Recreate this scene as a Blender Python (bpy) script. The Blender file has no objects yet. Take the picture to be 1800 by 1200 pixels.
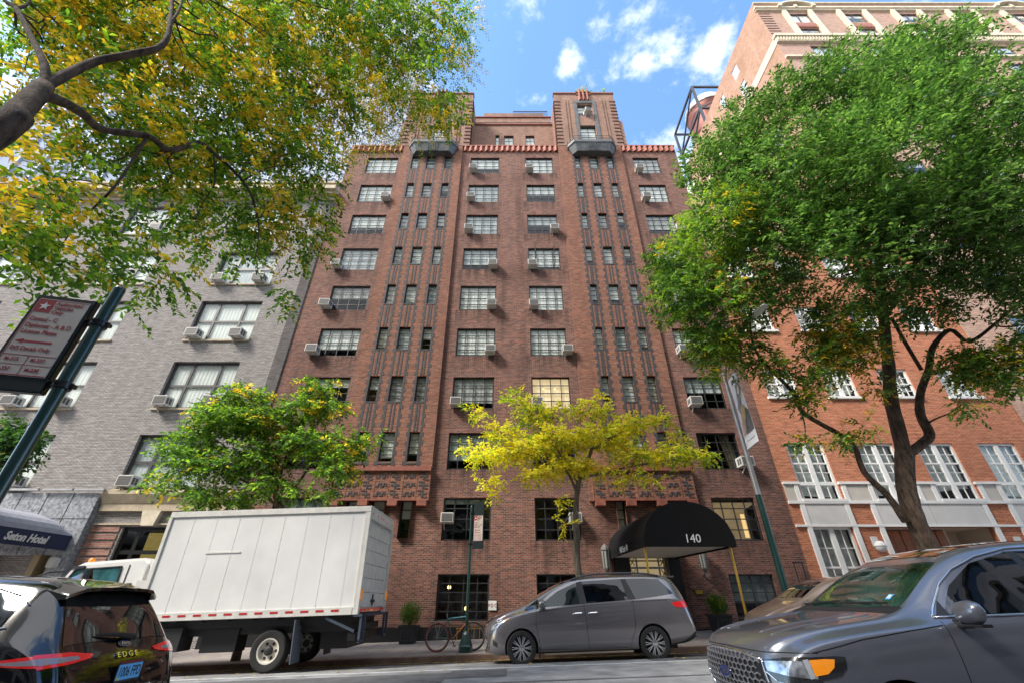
import bpy, bmesh, math, random
import numpy as np
from mathutils import Vector, Matrix
from mathutils.bvhtree import BVHTree
R = math.radians
rnd = random.Random(7)
SC = bpy.context.scene
COL = SC.collection
# ---------------------------------------------------------------- camera
PITCH = math.atan(455/750)
cam = bpy.data.cameras.new('camera'); co = bpy.data.objects.new('camera', cam); COL.objects.link(co)
co.location = (0, 0, 1.5); co.rotation_euler = (math.pi/2+PITCH, 0, 0)
cam.sensor_width = 36; cam.lens = 15.0; cam.clip_end = 3000; cam.clip_start = .05
SC.camera = co
SC.render.resolution_x = 1024; SC.render.resolution_y = 682
# ---------------------------------------------------------------- light
SUN = Vector((-0.60, -0.36, 0.71)).normalized()
sl = bpy.data.lights.new('sun', 'SUN'); sl.energy = 2.2; sl.angle = R(15); sl.color = (1, .93, .84)
so = bpy.data.objects.new('sun', sl); COL.objects.link(so)
so.rotation_euler = SUN.to_track_quat('Z', 'Y').to_euler()
SC.view_settings.view_transform = 'Standard'; SC.view_settings.look = 'None'
SC.view_settings.exposure = 1.68; SC.view_settings.gamma = 1
SI, CO = math.sin(PITCH), math.cos(PITCH)
def P(x, y, d):
    """point seen at photo pixel (x, y) at distance d in front of the camera (world Y = d)"""
    u = (x-900)/750; v = (y-600)/750; F = CO+v*SI; U = SI-v*CO
    return Vector((u/F*d, d, U/F*d+1.5))
def zc(p): return p[1]*CO+(p[2]-1.5)*SI
W = bpy.data.worlds.new('World'); SC.world = W; W.use_nodes = True
def world():
    nt = W.node_tree; N = nt.nodes; L = nt.links; N.clear()
    out = N.new('ShaderNodeOutputWorld'); bg = N.new('ShaderNodeBackground'); bg.inputs[1].default_value = 0.15
    sky = N.new('ShaderNodeTexSky'); sky.sky_type = 'NISHITA'; sky.sun_disc = False
    sky.sun_elevation = math.asin(SUN.z); sky.sun_rotation = math.atan2(SUN.x, SUN.y)
    sky.altitude = 50; sky.air_density = 1.2; sky.dust_density = .6; sky.ozone_density = 3.0
    tc = N.new('ShaderNodeTexCoord')
    nz = N.new('ShaderNodeTexNoise'); nz.inputs['Scale'].default_value = 9; nz.inputs['Detail'].default_value = 9; nz.inputs['Roughness'].default_value = .62
    mp = N.new('ShaderNodeMapping'); mp.inputs['Scale'].default_value = (1, 1, 1.7)
    L.new(tc.outputs['Generated'], mp.inputs[0]); L.new(mp.outputs[0], nz.inputs['Vector'])
    prev = None
    for (x, y, r, a) in [(1055, 38, .085, 1), (1110, 55, .10, 1.0), (1180, 62, .10, .9), (1245, 80, .08, .9), (1000, 100, .07, 1.0), (1130, 112, .07, .9), (1270, 5, .08, .7),
                         (930, 0, .07, .5), (640, 260, .34, 1.0), (560, 350, .3, 1.1), (1215, 320, .26, 1.1), (150, 250, .8, .7), (400, 60, .5, .6), (1700, 0, .3, .6), (1160, 220, .3, .5), (880, 130, .2, .4),
                         (1600, -300, .8, .6), (700, -900, 1.15, 4), (300, -1500, 1.15, 4)]:
        p = P(x, y, 1)-Vector((0, 0, 1.5)); p.normalize()
        if y < -200: p = Vector(((x-900)/900, -1+.3*(y+900)/900, .8)).normalized()
        d = N.new('ShaderNodeVectorMath'); d.operation = 'DISTANCE'; L.new(tc.outputs['Generated'], d.inputs[0]); d.inputs[1].default_value = p
        m = N.new('ShaderNodeMapRange'); m.interpolation_type = 'SMOOTHSTEP'
        m.inputs['From Min'].default_value = r; m.inputs['From Max'].default_value = 0; m.inputs['To Max'].default_value = a
        L.new(d.outputs['Value'], m.inputs['Value'])
        if prev is None: prev = m.outputs[0]
        else:
            x_ = N.new('ShaderNodeMath'); x_.operation = 'MAXIMUM'; L.new(prev, x_.inputs[0]); L.new(m.outputs[0], x_.inputs[1]); prev = x_.outputs[0]
    ad = N.new('ShaderNodeMath'); ad.operation = 'MULTIPLY_ADD'; L.new(nz.outputs[0], ad.inputs[0]); ad.inputs[1].default_value = 3.4; ad.inputs[2].default_value = -1.75
    am = N.new('ShaderNodeMath'); am.operation = 'MULTIPLY_ADD'; L.new(prev, am.inputs[0]); am.inputs[1].default_value = 1.0; L.new(ad.outputs[0], am.inputs[2])
    mm = N.new('ShaderNodeMapRange'); mm.interpolation_type = 'SMOOTHSTEP'; mm.inputs['From Min'].default_value = .42; mm.inputs['From Max'].default_value = 1.5
    L.new(am.outputs[0], mm.inputs['Value'])
    gt = N.new('ShaderNodeMath'); gt.operation = 'MULTIPLY'; L.new(mm.outputs[0], gt.inputs[0])
    g2 = N.new('ShaderNodeMapRange'); g2.inputs['From Min'].default_value = 0; g2.inputs['From Max'].default_value = .12; L.new(prev, g2.inputs['Value']); L.new(g2.outputs[0], gt.inputs[1])
    mx = N.new('ShaderNodeMixRGB'); L.new(gt.outputs[0], mx.inputs[0])
    hs = N.new('ShaderNodeHueSaturation'); hs.inputs['Saturation'].default_value = 1.10; hs.inputs['Value'].default_value = .95
    L.new(sky.outputs[0], hs.inputs['Color']); L.new(hs.outputs[0], mx.inputs[1])
    mx.inputs[2].default_value = (3.9, 4.0, 4.2, 1)
    L.new(mx.outputs[0], bg.inputs[0]); L.new(bg.outputs[0], out.inputs[0])
world()
# ---------------------------------------------------------------- tagging and mesh helpers
def tag(o, label=None, cat=None, group=None, kind=None):
    if label: o['label'] = label
    if cat: o['category'] = cat
    if group: o['group'] = group
    if kind: o['kind'] = kind
    return o
def empty(name, loc=(0, 0, 0), rz=0, parent=None):
    o = bpy.data.objects.new(name, None); COL.objects.link(o); o.location = loc; o.rotation_euler = (0, 0, rz); o.parent = parent
    o.empty_display_size = .1
    return o
def copy_tree(o, parent=None):
    c = o.copy(); COL.objects.link(c); c.parent = parent
    for ch in [x for x in bpy.data.objects if x.parent == o]: copy_tree(ch, c)
    return c
class MB:
    def __init__(s): s.v = []; s.f = []; s.m = []
    def add(s, vs, fs, m=0):
        n = len(s.v); s.v += [tuple(a) for a in vs]; s.f += [tuple(i+n for i in f) for f in fs]; s.m += [m]*len(fs); return s
    def quad(s, a, b, c, d, m=0): return s.add([a, b, c, d], [(0, 1, 2, 3)], m)
    def box(s, x0, x1, y0, y1, z0, z1, m=0):
        v = [(x, y, z) for z in (z0, z1) for y in (y0, y1) for x in (x0, x1)]
        return s.add(v, [(0, 2, 3, 1), (4, 5, 7, 6), (0, 1, 5, 4), (2, 6, 7, 3), (0, 4, 6, 2), (1, 3, 7, 5)], m)
    def cbox(s, c, d, m=0):
        return s.box(c[0]-d[0]/2, c[0]+d[0]/2, c[1]-d[1]/2, c[1]+d[1]/2, c[2]-d[2]/2, c[2]+d[2]/2, m)
    def bar(s, a, b, w, h=None, m=0):
        a = Vector(a); b = Vector(b); h = h or w; t = (b-a).normalized()
        u = t.cross(Vector((0, 0, 1)))
        if u.length < 1e-3: u = Vector((1, 0, 0))
        u.normalize(); n = u.cross(t)
        v = [p+u*(i*w/2)+n*(j*h/2) for p in (a, b) for i, j in ((-1, -1), (1, -1), (1, 1), (-1, 1))]
        return s.add(v, [(0, 3, 2, 1), (4, 5, 6, 7), (0, 1, 5, 4), (1, 2, 6, 5), (2, 3, 7, 6), (3, 0, 4, 7)], m)
    def tube(s, pts, rs, n=10, m=0, cap=True):
        pts = [Vector(p) for p in pts]
        if not hasattr(rs, '__len__'): rs = [rs]*len(pts)
        u = None; base = len(s.v)
        for i, p in enumerate(pts):
            t = (pts[min(i+1, len(pts)-1)]-pts[max(i-1, 0)]).normalized()
            if u is None:
                u = t.cross(Vector((0.03, .02, 1)));
                if u.length < .06: u = t.cross(Vector((1, 0, 0)))
            u = (u-t*u.dot(t)).normalized(); w = t.cross(u)
            for k in range(n):
                a = 2*math.pi*k/n; s.v.append(tuple(p+(u*math.cos(a)+w*math.sin(a))*rs[i]))
        for i in range(len(pts)-1):
            for k in range(n):
                a = base+i*n+k; b = base+i*n+(k+1) % n
                s.f.append((a, b, b+n, a+n)); s.m.append(m)
        if cap:
            s.f.append(tuple(base+k for k in range(n))[::-1]); s.m.append(m)
            e = base+(len(pts)-1)*n; s.f.append(tuple(e+k for k in range(n))); s.m.append(m)
        return s
    def lathe(s, prof, c=(0, 0, 0), axis='Z', n=20, m=0, cap=True):
        """prof: list of (r, h)"""
        base = len(s.v)
        for r, h in prof:
            for k in range(n):
                a = 2*math.pi*k/n; p = (r*math.cos(a), r*math.sin(a), h)
                if axis == 'Y': p = (p[0], p[2], p[1])
                if axis == 'X': p = (p[2], p[0], p[1])
                s.v.append((p[0]+c[0], p[1]+c[1], p[2]+c[2]))
        for i in range(len(prof)-1):
            for k in range(n):
                a = base+i*n+k; b = base+i*n+(k+1) % n
                s.f.append((a, b, b+n, a+n)); s.m.append(m)
        if not cap: return s
        s.f.append(tuple(base+k for k in range(n))[::-1]); s.m.append(m)
        e = base+(len(prof)-1)*n; s.f.append(tuple(e+k for k in range(n))); s.m.append(m)
        return s
    def prism(s, poly, y0, y1, m=0, axis='Y'):
        """poly in (x,z) extruded along y (or (y,z) along x)"""
        n = len(poly); g = (lambda p, y: (p[0], y, p[1])) if axis == 'Y' else (lambda p, y: (y, p[0], p[1]))
        v = [g(p, y0) for p in poly]+[g(p, y1) for p in poly]
        return s.add(v, [tuple(range(n)), tuple(range(2*n-1, n-1, -1))]+[(i, i+n, (i+1) % n+n, (i+1) % n) for i in range(n)], m)
    def build(s, name, mats, parent=None, smooth=False, bevel=0, loc=None):
        me = bpy.data.meshes.new(name); me.from_pydata(s.v, [], s.f)
        if not isinstance(mats, (list, tuple)): mats = [mats]
        for m in mats: me.materials.append(m)
        if len(mats) > 1: me.polygons.foreach_set('material_index', s.m)
        bm = bmesh.new(); bm.from_mesh(me); bmesh.ops.recalc_face_normals(bm, faces=bm.faces)
        if bevel: bmesh.ops.bevel(bm, geom=[e for e in bm.edges if len(e.link_faces) == 2 and e.calc_face_angle(0) > .6], offset=bevel, segments=2, affect='EDGES', clamp_overlap=True)
        bm.to_mesh(me); bm.free()
        if smooth:
            me.polygons.foreach_set('use_smooth', [True]*len(me.polygons))
            if smooth != 2: me.set_sharp_from_angle(angle=R(38))
        me.update(); o = bpy.data.objects.new(name, me); COL.objects.link(o); o.parent = parent
        if loc: o.location = loc
        return o
def text(name, body, size, M, mat, parent=None, ext=.004, align='CENTER', sx=1.0, shear=0, bold=0):
    cu = bpy.data.curves.new(name, 'FONT'); cu.body = body; cu.size = size; cu.extrude = ext; cu.align_x = align; cu.align_y = 'CENTER'; cu.shear = shear; cu.offset = bold
    cu.resolution_u = 3
    t = bpy.data.objects.new(name, cu); COL.objects.link(t)
    dg = bpy.context.evaluated_depsgraph_get(); me = bpy.data.meshes.new_from_object(t.evaluated_get(dg))
    bpy.data.objects.remove(t); bpy.data.curves.remove(cu)
    me.transform(Matrix.Diagonal((sx, 1, 1, 1))); me.transform(M); me.materials.clear(); me.materials.append(mat); me.name = name
    o = bpy.data.objects.new(name, me); COL.objects.link(o); o.parent = parent
    return o
def frame(o, ex, ez):
    """matrix: text x axis along ex, text y axis along ez, at origin o"""
    ex = Vector(ex).normalized(); ez = Vector(ez).normalized(); n = ex.cross(ez)
    m = Matrix((ex, ez, n)).transposed().to_4x4(); m.translation = Vector(o); return m
# ---------------------------------------------------------------- materials
MATS = {}
def mat(name, col=(.5, .5, .5), rough=.6, metal=0, noise=0, nscale=6, bump=0, bscale=40, coat=0, emit=None, es=1, spec=.5, ndet=6, col2=None, rvar=0):
    if name in MATS: return MATS[name]
    m = bpy.data.materials.new(name); m.use_nodes = True; MATS[name] = m
    N = m.node_tree.nodes; L = m.node_tree.links; b = N['Principled BSDF']
    b.inputs['Base Color'].default_value = (*col, 1); b.inputs['Roughness'].default_value = rough; b.inputs['Metallic'].default_value = metal
    b.inputs['Specular IOR Level'].default_value = spec; b.inputs['Coat Weight'].default_value = coat; b.inputs['Coat Roughness'].default_value = .03
    tc = N.new('ShaderNodeTexCoord')
    if noise:
        nz = N.new('ShaderNodeTexNoise'); nz.inputs['Scale'].default_value = nscale; nz.inputs['Detail'].default_value = ndet; L.new(tc.outputs['Object'], nz.inputs['Vector'])
        mr = N.new('ShaderNodeMapRange'); mr.inputs['From Min'].default_value = .3; mr.inputs['From Max'].default_value = .7; L.new(nz.outputs[0], mr.inputs['Value'])
        mx = N.new('ShaderNodeMixRGB'); mx.inputs[1].default_value = (*[c*(1-noise) for c in col], 1)
        mx.inputs[2].default_value = (*(col2 or [min(1, c*(1+noise)) for c in col]), 1); L.new(mr.outputs[0], mx.inputs[0]); L.new(mx.outputs[0], b.inputs['Base Color'])
        if rvar:
            m2 = N.new('ShaderNodeMapRange'); m2.inputs['To Min'].default_value = rough-rvar; m2.inputs['To Max'].default_value = rough+rvar
            L.new(nz.outputs[0], m2.inputs['Value']); L.new(m2.outputs[0], b.inputs['Roughness'])
    if bump:
        n2 = N.new('ShaderNodeTexNoise'); n2.inputs['Scale'].default_value = bscale; n2.inputs['Detail'].default_value = 5; L.new(tc.outputs['Object'], n2.inputs['Vector'])
        bp = N.new('ShaderNodeBump'); bp.inputs['Strength'].default_value = bump; bp.inputs['Distance'].default_value = .02; L.new(n2.outputs[0], bp.inputs['Height']); L.new(bp.outputs[0], b.inputs['Normal'])
    if emit:
        b.inputs['Emission Color'].default_value = (*emit, 1); b.inputs['Emission Strength'].default_value = es
    return m
def brick(name, a, b_, mortar, bw=.2, bh=.066, mo=.011, stain=.5, stcol=(.05, .04, .035), streak=.35, bump=.5, patch=None, squash=0, detail=1, sills=None):
    m = bpy.data.materials.new(name); m.use_nodes = True
    N = m.node_tree.nodes; L = m.node_tree.links; bs = N['Principled BSDF']; bs.inputs['Roughness'].default_value = .88; bs.inputs['Specular IOR Level'].default_value = .25
    tc = N.new('ShaderNodeTexCoord'); sp = N.new('ShaderNodeSeparateXYZ'); L.new(tc.outputs['Object'], sp.inputs[0])
    ad = N.new('ShaderNodeMath'); L.new(sp.outputs[0], ad.inputs[0]); L.new(sp.outputs[1], ad.inputs[1])
    cb = N.new('ShaderNodeCombineXYZ'); L.new(ad.outputs[0], cb.inputs[0]); L.new(sp.outputs[2], cb.inputs[1])
    br = N.new('ShaderNodeTexBrick'); L.new(cb.outputs[0], br.inputs['Vector']); br.inputs['Scale'].default_value = 1
    br.inputs['Brick Width'].default_value = bw; br.inputs['Row Height'].default_value = bh; br.inputs['Mortar Size'].default_value = mo; br.inputs['Mortar Smooth'].default_value = .2
    br.inputs['Color1'].default_value = (*a, 1); br.inputs['Color2'].default_value = (*b_, 1); br.inputs['Mortar'].default_value = (*mortar, 1); br.inputs['Bias'].default_value = -.1
    # second hue variation per brick area, fine
    n1 = N.new('ShaderNodeTexNoise'); n1.inputs['Scale'].default_value = 9; n1.inputs['Detail'].default_value = 8; n1.inputs['Roughness'].default_value = .75; m1 = N.new('ShaderNodeMapping'); m1.inputs['Scale'].default_value = (.22, 1.5, 1); L.new(cb.outputs[0], m1.inputs[0]); L.new(m1.outputs[0], n1.inputs['Vector'])
    hv = N.new('ShaderNodeMapRange'); hv.inputs['From Min'].default_value = .3; hv.inputs['From Max'].default_value = .7; hv.inputs['To Min'].default_value = .5; hv.inputs['To Max'].default_value = 1.55; L.new(n1.outputs[0], hv.inputs['Value'])
    mu = N.new('ShaderNodeVectorMath'); mu.operation = 'SCALE'; L.new(br.outputs['Color'], mu.inputs[0]); L.new(hv.outputs[0], mu.inputs['Scale'])
    # large stains and vertical weather streaks
    n2 = N.new('ShaderNodeTexNoise'); n2.inputs['Scale'].default_value = .38; n2.inputs['Detail'].default_value = 7; n2.inputs['Roughness'].default_value = .6; L.new(cb.outputs[0], n2.inputs['Vector'])
    mp = N.new('ShaderNodeMapping'); mp.inputs['Scale'].default_value = (1.6, .16, 1); L.new(cb.outputs[0], mp.inputs[0])
    n3 = N.new('ShaderNodeTexNoise'); n3.inputs['Scale'].default_value = 1; n3.inputs['Detail'].default_value = 8; L.new(mp.outputs[0], n3.inputs['Vector'])
    r2 = N.new('ShaderNodeMapRange'); r2.inputs['From Min'].default_value = .5; r2.inputs['From Max'].default_value = .75; r2.inputs['To Max'].default_value = stain; L.new(n2.outputs[0], r2.inputs['Value'])
    r3 = N.new('ShaderNodeMapRange'); r3.inputs['From Min'].default_value = .52; r3.inputs['From Max'].default_value = .75; r3.inputs['To Max'].default_value = streak; L.new(n3.outputs[0], r3.inputs['Value'])
    mx = N.new('ShaderNodeMixRGB'); L.new(r2.outputs[0], mx.inputs[0]); L.new(mu.outputs[0], mx.inputs[1]); mx.inputs[2].default_value = (*stcol, 1)
    m3 = N.new('ShaderNodeMixRGB'); L.new(r3.outputs[0], m3.inputs[0]); L.new(mx.outputs[0], m3.inputs[1]); m3.inputs[2].default_value = (*(patch or [c*.6 for c in stcol]), 1)
    fin = m3.outputs[0]
    if sills:
        base, pitch, cols, hw_ = sills
        def M(op, a, b=None, c=None):
            n = N.new('ShaderNodeMath'); n.operation = op
            for i, v in enumerate((a, b, c)):
                if v is None: continue
                if isinstance(v, (int, float)): n.inputs[i].default_value = v
                else: L.new(v, n.inputs[i])
            return n.outputs[0]
        fz = M('FRACT', M('DIVIDE', M('SUBTRACT', sp.outputs[2], base), pitch))
        zz = M('MULTIPLY', M('MULTIPLY', M('SUBTRACT', fz, .62), 2.6), M('GREATER_THAN', fz, .62))
        cm = None
        for c_ in cols: q = M('COMPARE', sp.outputs[0], c_, hw_); cm = q if cm is None else M('MAXIMUM', cm, q)
        mq = N.new('ShaderNodeMapping'); mq.inputs['Scale'].default_value = (5, .25, 1); L.new(cb.outputs[0], mq.inputs[0]); nq = N.new('ShaderNodeTexNoise'); nq.inputs['Scale'].default_value = 1; nq.inputs['Detail'].default_value = 5; L.new(mq.outputs[0], nq.inputs['Vector'])
        st = M('MULTIPLY', M('MULTIPLY', zz, cm), M('MULTIPLY', M('MAXIMUM', M('SUBTRACT', nq.outputs[0], .36), 0), 3.0))
        m4 = N.new('ShaderNodeMixRGB'); L.new(M('MINIMUM', st, .75), m4.inputs[0]); L.new(fin, m4.inputs[1]); m4.inputs[2].default_value = (.045, .03, .026, 1); fin = m4.outputs[0]
    L.new(fin, bs.inputs['Base Color'])
    bp = N.new('ShaderNodeBump'); bp.inputs['Strength'].default_value = bump; bp.inputs['Distance'].default_value = .012
    sub = N.new('ShaderNodeMath'); sub.operation = 'SUBTRACT'; L.new(n1.outputs[0], sub.inputs[0]); L.new(br.outputs['Fac'], sub.inputs[1]); L.new(sub.outputs[0], bp.inputs['Height']); L.new(bp.outputs[0], bs.inputs['Normal'])
    return m
def glass(name, tint=(.75, .8, .8), refl=1.7, base=.04):
    m = bpy.data.materials.new(name); m.use_nodes = True; N = m.node_tree.nodes; L = m.node_tree.links; N.clear()
    o = N.new('ShaderNodeOutputMaterial'); mx = N.new('ShaderNodeMixShader'); t = N.new('ShaderNodeBsdfTransparent'); t.inputs[0].default_value = (*tint, 1)
    g = N.new('ShaderNodeBsdfGlossy'); g.inputs['Roughness'].default_value = .02; g.inputs[0].default_value = (.93, .96, 1, 1)
    fr0 = N.new('ShaderNodeLayerWeight'); fr0.inputs[0].default_value = .5; fr = N.new('ShaderNodeMath'); fr.operation = 'POWER'; fr.inputs[1].default_value = 3.2; L.new(fr0.outputs['Facing'], fr.inputs[0])
    ma = N.new('ShaderNodeMath'); ma.operation = 'MULTIPLY_ADD'; ma.inputs[1].default_value = refl; ma.inputs[2].default_value = base; ma.use_clamp = True
    tc = N.new('ShaderNodeTexCoord'); nz = N.new('ShaderNodeTexNoise'); nz.inputs['Scale'].default_value = 1.6; nz.inputs['Detail'].default_value = 2; L.new(tc.outputs['Object'], nz.inputs['Vector'])
    bp = N.new('ShaderNodeBump'); bp.inputs['Strength'].default_value = .12; bp.inputs['Distance'].default_value = .05; L.new(nz.outputs[0], bp.inputs['Height']); L.new(bp.outputs[0], g.inputs['Normal'])
    L.new(fr.outputs[0], ma.inputs[0]); L.new(ma.outputs[0], mx.inputs[0]); L.new(t.outputs[0], mx.inputs[1]); L.new(g.outputs[0], mx.inputs[2]); L.new(mx.outputs[0], o.inputs[0])
    return m
M_brown = brick('brown_brick', (.108, .040, .028), (.285, .098, .060), (.21, .165, .145), stain=.55, stcol=(.075, .04, .035), streak=.55, sills=(.75, 2.785, (-8.8, -1.85, 1.85, 9.1), 1.15))
M_brownred = brick('red_bay_brick', (.17, .052, .030), (.33, .115, .065), (.2, .15, .12), stain=.3, stcol=(.12, .045, .035), streak=.2)
M_pent = brick('tan_brown_brick', (.25, .13, .09), (.36, .19, .13), (.25, .19, .16), stain=.3)
M_dark = mat('dark_brick', (.045, .042, .045), .75, noise=.5, nscale=14, bump=.4)
M_grey = brick('grey_painted_brick', (.30, .275, .265), (.42, .39, .375), (.21, .195, .185), stain=.25, stcol=(.22, .18, .19), streak=.22, bump=1, mo=.014, patch=(.20, .18, .18))
M_orange = brick('orange_brick', (.42, .10, .035), (.55, .17, .07), (.40, .27, .2), stain=.2, stcol=(.3, .08, .04), streak=.15, patch=(.25, .09, .05))
M_pink = brick('pink_brick', (.33, .18, .13), (.45, .26, .19), (.45, .36, .31), stain=.2, stcol=(.3, .2, .17), streak=.2, bh=.075, patch=(.33, .24, .2))
M_party = brick('worn_party_wall_brick', (.34, .17, .10), (.50, .28, .17), (.42, .31, .25), stain=.9, stcol=(.30, .16, .1), streak=.5, patch=(.5, .36, .27))
M_redtrim = mat('red_terracotta', (.23, .072, .045), .7, noise=.3, nscale=5, bump=.3)
M_tan = mat('tan_stone', (.46, .38, .27), .8, noise=.2, nscale=4, bump=.2)
M_cream = mat('cream_stone', (.60, .53, .40), .8, noise=.15, nscale=3, bump=.2)
M_white = mat('white_paint', (.74, .73, .71), .55, noise=.06, nscale=3)
M_panel = mat('pale_grey_panel', (.58, .56, .54), .6, noise=.06, nscale=2)
M_beige = mat('beige_panel', (.50, .46, .41), .6, noise=.06, nscale=2)
M_granite = mat('grey_granite', (.27, .28, .30), .35, noise=.55, nscale=9, ndet=12, bump=.05)
M_blackframe = mat('black_window_frame', (.03, .03, .033), .4)
M_brownframe = mat('bronze_window_frame', (.055, .048, .047), .45)
M_black = mat('black_paint', (.012, .012, .013), .35)
M_blackrub = mat('black_rubber', (.022, .022, .023), .8, bump=.2)
M_iron = mat('grey_iron', (.085, .09, .095), .55, noise=.4, nscale=4)
M_green = mat('dark_green_paint', (.008, .045, .040), .3, coat=.4)
M_steel = mat('galvanised_steel', (.42, .42, .42), .45, metal=.7, noise=.15)
M_brass = mat('brass', (.62, .38, .07), .3, metal=.75)
M_acbody = mat('air_conditioner_casing', (.62, .60, .56), .5, noise=.08)
M_acdark = mat('air_conditioner_grille', (.09, .088, .085), .6)
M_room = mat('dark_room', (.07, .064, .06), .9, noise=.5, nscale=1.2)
M_wood = mat('varnished_wood', (.32, .09, .025), .35, noise=.3, nscale=3)
M_glass = glass('window_glass', (.86, .9, .9), .8, .03)
M_glassd = glass('dark_window_glass', (.6, .66, .66), 1.6, .04)
BL = [mat('blind_white', (.84, .83, .78), .8, noise=.08, nscale=2), mat('blind_cream', (.78, .73, .62), .8, noise=.1, nscale=2), mat('blind_grey', (.58, .60, .60), .8, noise=.15, nscale=2), mat('curtain_pale', (.48, .47, .45), .8, noise=.3, nscale=4)]
M_lit = mat('lit_blind', (.6, .5, .35), .8, emit=(1, .72, .38), es=.22, noise=.2, nscale=1.5)
# ---------------------------------------------------------------- ground
def road_z(x, y):
    t = (y-9.2)
    return .0305*x + (.35-.2*(t/4.9)**2 if t > 0 else .35-.32*(t/5)**2)
GS = .0305
def asphalt():
    m = mat('asphalt', (.23, .228, .225), .85, noise=.35, nscale=2.2, ndet=12, bump=.5, bscale=90)
    return m
def paving(name, c, sz):
    m = bpy.data.materials.new(name); m.use_nodes = True; N = m.node_tree.nodes; L = m.node_tree.links; b = N['Principled BSDF']; b.inputs['Roughness'].default_value = .85
    tc = N.new('ShaderNodeTexCoord'); br = N.new('ShaderNodeTexBrick'); br.offset = 0; L.new(tc.outputs['Object'], br.inputs['Vector'])
    br.inputs['Scale'].default_value = 1; br.inputs['Brick Width'].default_value = sz; br.inputs['Row Height'].default_value = sz; br.inputs['Mortar Size'].default_value = .012
    br.inputs['Color1'].default_value = (*c, 1); br.inputs['Color2'].default_value = (*[q*.86 for q in c], 1); br.inputs['Mortar'].default_value = (*[q*.4 for q in c], 1)
    nz = N.new('ShaderNodeTexNoise'); nz.inputs['Scale'].default_value = 3; nz.inputs['Detail'].default_value = 9; L.new(tc.outputs['Object'], nz.inputs['Vector'])
    mr = N.new('ShaderNodeMapRange'); mr.inputs['To Min'].default_value = .55; mr.inputs['To Max'].default_value = 1.4; L.new(nz.outputs[0], mr.inputs['Value'])
    mu = N.new('ShaderNodeVectorMath'); mu.operation = 'SCALE'; L.new(br.outputs[0], mu.inputs[0]); L.new(mr.outputs[0], mu.inputs['Scale']); L.new(mu.outputs[0], b.inputs['Base Color'])
    return m
XR = (-60, 62)
def strip(name, ys, zf, m, smooth=False):
    b = MB()
    for i in range(len(ys)-1):
        y0, y1 = ys[i], ys[i+1]
        b.quad(*[(x, y, zf(x, y)) for x, y in ((XR[0], y0), (XR[1], y0), (XR[1], y1), (XR[0], y1))])
    return tag(b.build(name, m, smooth=2 if smooth else False), kind='structure')
g = MB(); g.quad((-900, -900, -.35-900*GS), (900, -900, -.35+900*GS), (900, 900, -.35+900*GS), (-900, 900, -.35-900*GS))
tag(g.build('ground', mat('city_ground', (.2, .19, .18), .9, noise=.2, nscale=.2)), kind='structure')
strip('road', [4.2+.33*i for i in range(31)], road_z, asphalt(), True)
CT = lambda x, y=14.1: road_z(x, 14.1)+.14
SWZ = lambda x, y: CT(x)+.02*(y-14.1)
M_sw = paving('sidewalk_concrete', (.30, .265, .245), 1.5)
strip('sidewalk_far', [14.28, 16, 18.7], SWZ, M_sw)
strip('sidewalk_near', [-8, 4.05], lambda x, y: road_z(x, 4.2)+.14+.02*(4.2-y), M_sw)
def curb(name, y0, y1, face):
    b = MB()
    f = lambda y, dz: [(XR[0], y, road_z(XR[0], face)+dz), (XR[1], y, road_z(XR[1], face)+dz)]
    a0, a1 = f(y0, .14), f(y1, .14)
    b.quad(a0[0], a0[1], a1[1], a1[0])
    l0, l1 = f(face, -.05), f(face, .14); b.quad(l0[0], l0[1], l1[1], l1[0])
    tag(b.build(name, mat('curb_stone', (.20, .125, .095), .8, noise=.3, nscale=3, bump=.3)), kind='structure')
curb('curb_far', 14.1, 14.28, 14.1); curb('curb_near', 4.2, 4.05, 4.2)
b = MB()
for i in range(60):
    x0, x1 = -60+2*i, -58+2*i
    b.quad(*[(x, y, road_z(x, y)+.004) for x, y in ((x0, 10.93), (x1, 10.93), (x1, 11.05), (x0, 11.05))])
tag(b.build('lane_line', mat('road_paint', (.6, .6, .58), .7, noise=.25, nscale=9)), kind='structure')
# worn patches and utility cover strip along the gutter
b = MB(); b.quad(*[(x, y, road_z(x, y)+.003) for x, y in ((-60, 13.2), (62, 13.2), (62, 14.1), (-60, 14.1))]); tag(b.build('gutter', mat('gutter_asphalt', (.07, .066, .062), .9, noise=.4, nscale=3)), kind='structure')

b = MB()
for x0, x1, y0, y1 in ((-7.5, -1.2, 9.2, 10.4), (3.0, 5.4, 11.3, 12.6), (-2.2, 9, 8.9, 8.96), (-1.2, -.1, 9.6, 10.7)):
    n = 8; lo = [(x0+(x1-x0)*i/n, y0+rnd.uniform(-.03, .03)) for i in range(n+1)]; hi = [(x0+(x1-x0)*i/n, y1+rnd.uniform(-.03, .03)) for i in range(n+1)]
    for i in range(n):
        for j in range(3):
            f = lambda k, t: (lo[k][0], lo[k][1]*(1-t)+hi[k][1]*t)
            b.quad(*[(p[0], p[1], road_z(*p)+.006) for p in (f(i, j/3), f(i+1, j/3), f(i+1, (j+1)/3), f(i, (j+1)/3))])
tag(b.build('road_patch', mat('fresh_asphalt', (.105, .103, .10), .9, noise=.3, nscale=3, bump=.5, bscale=80)), kind='structure')
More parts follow.
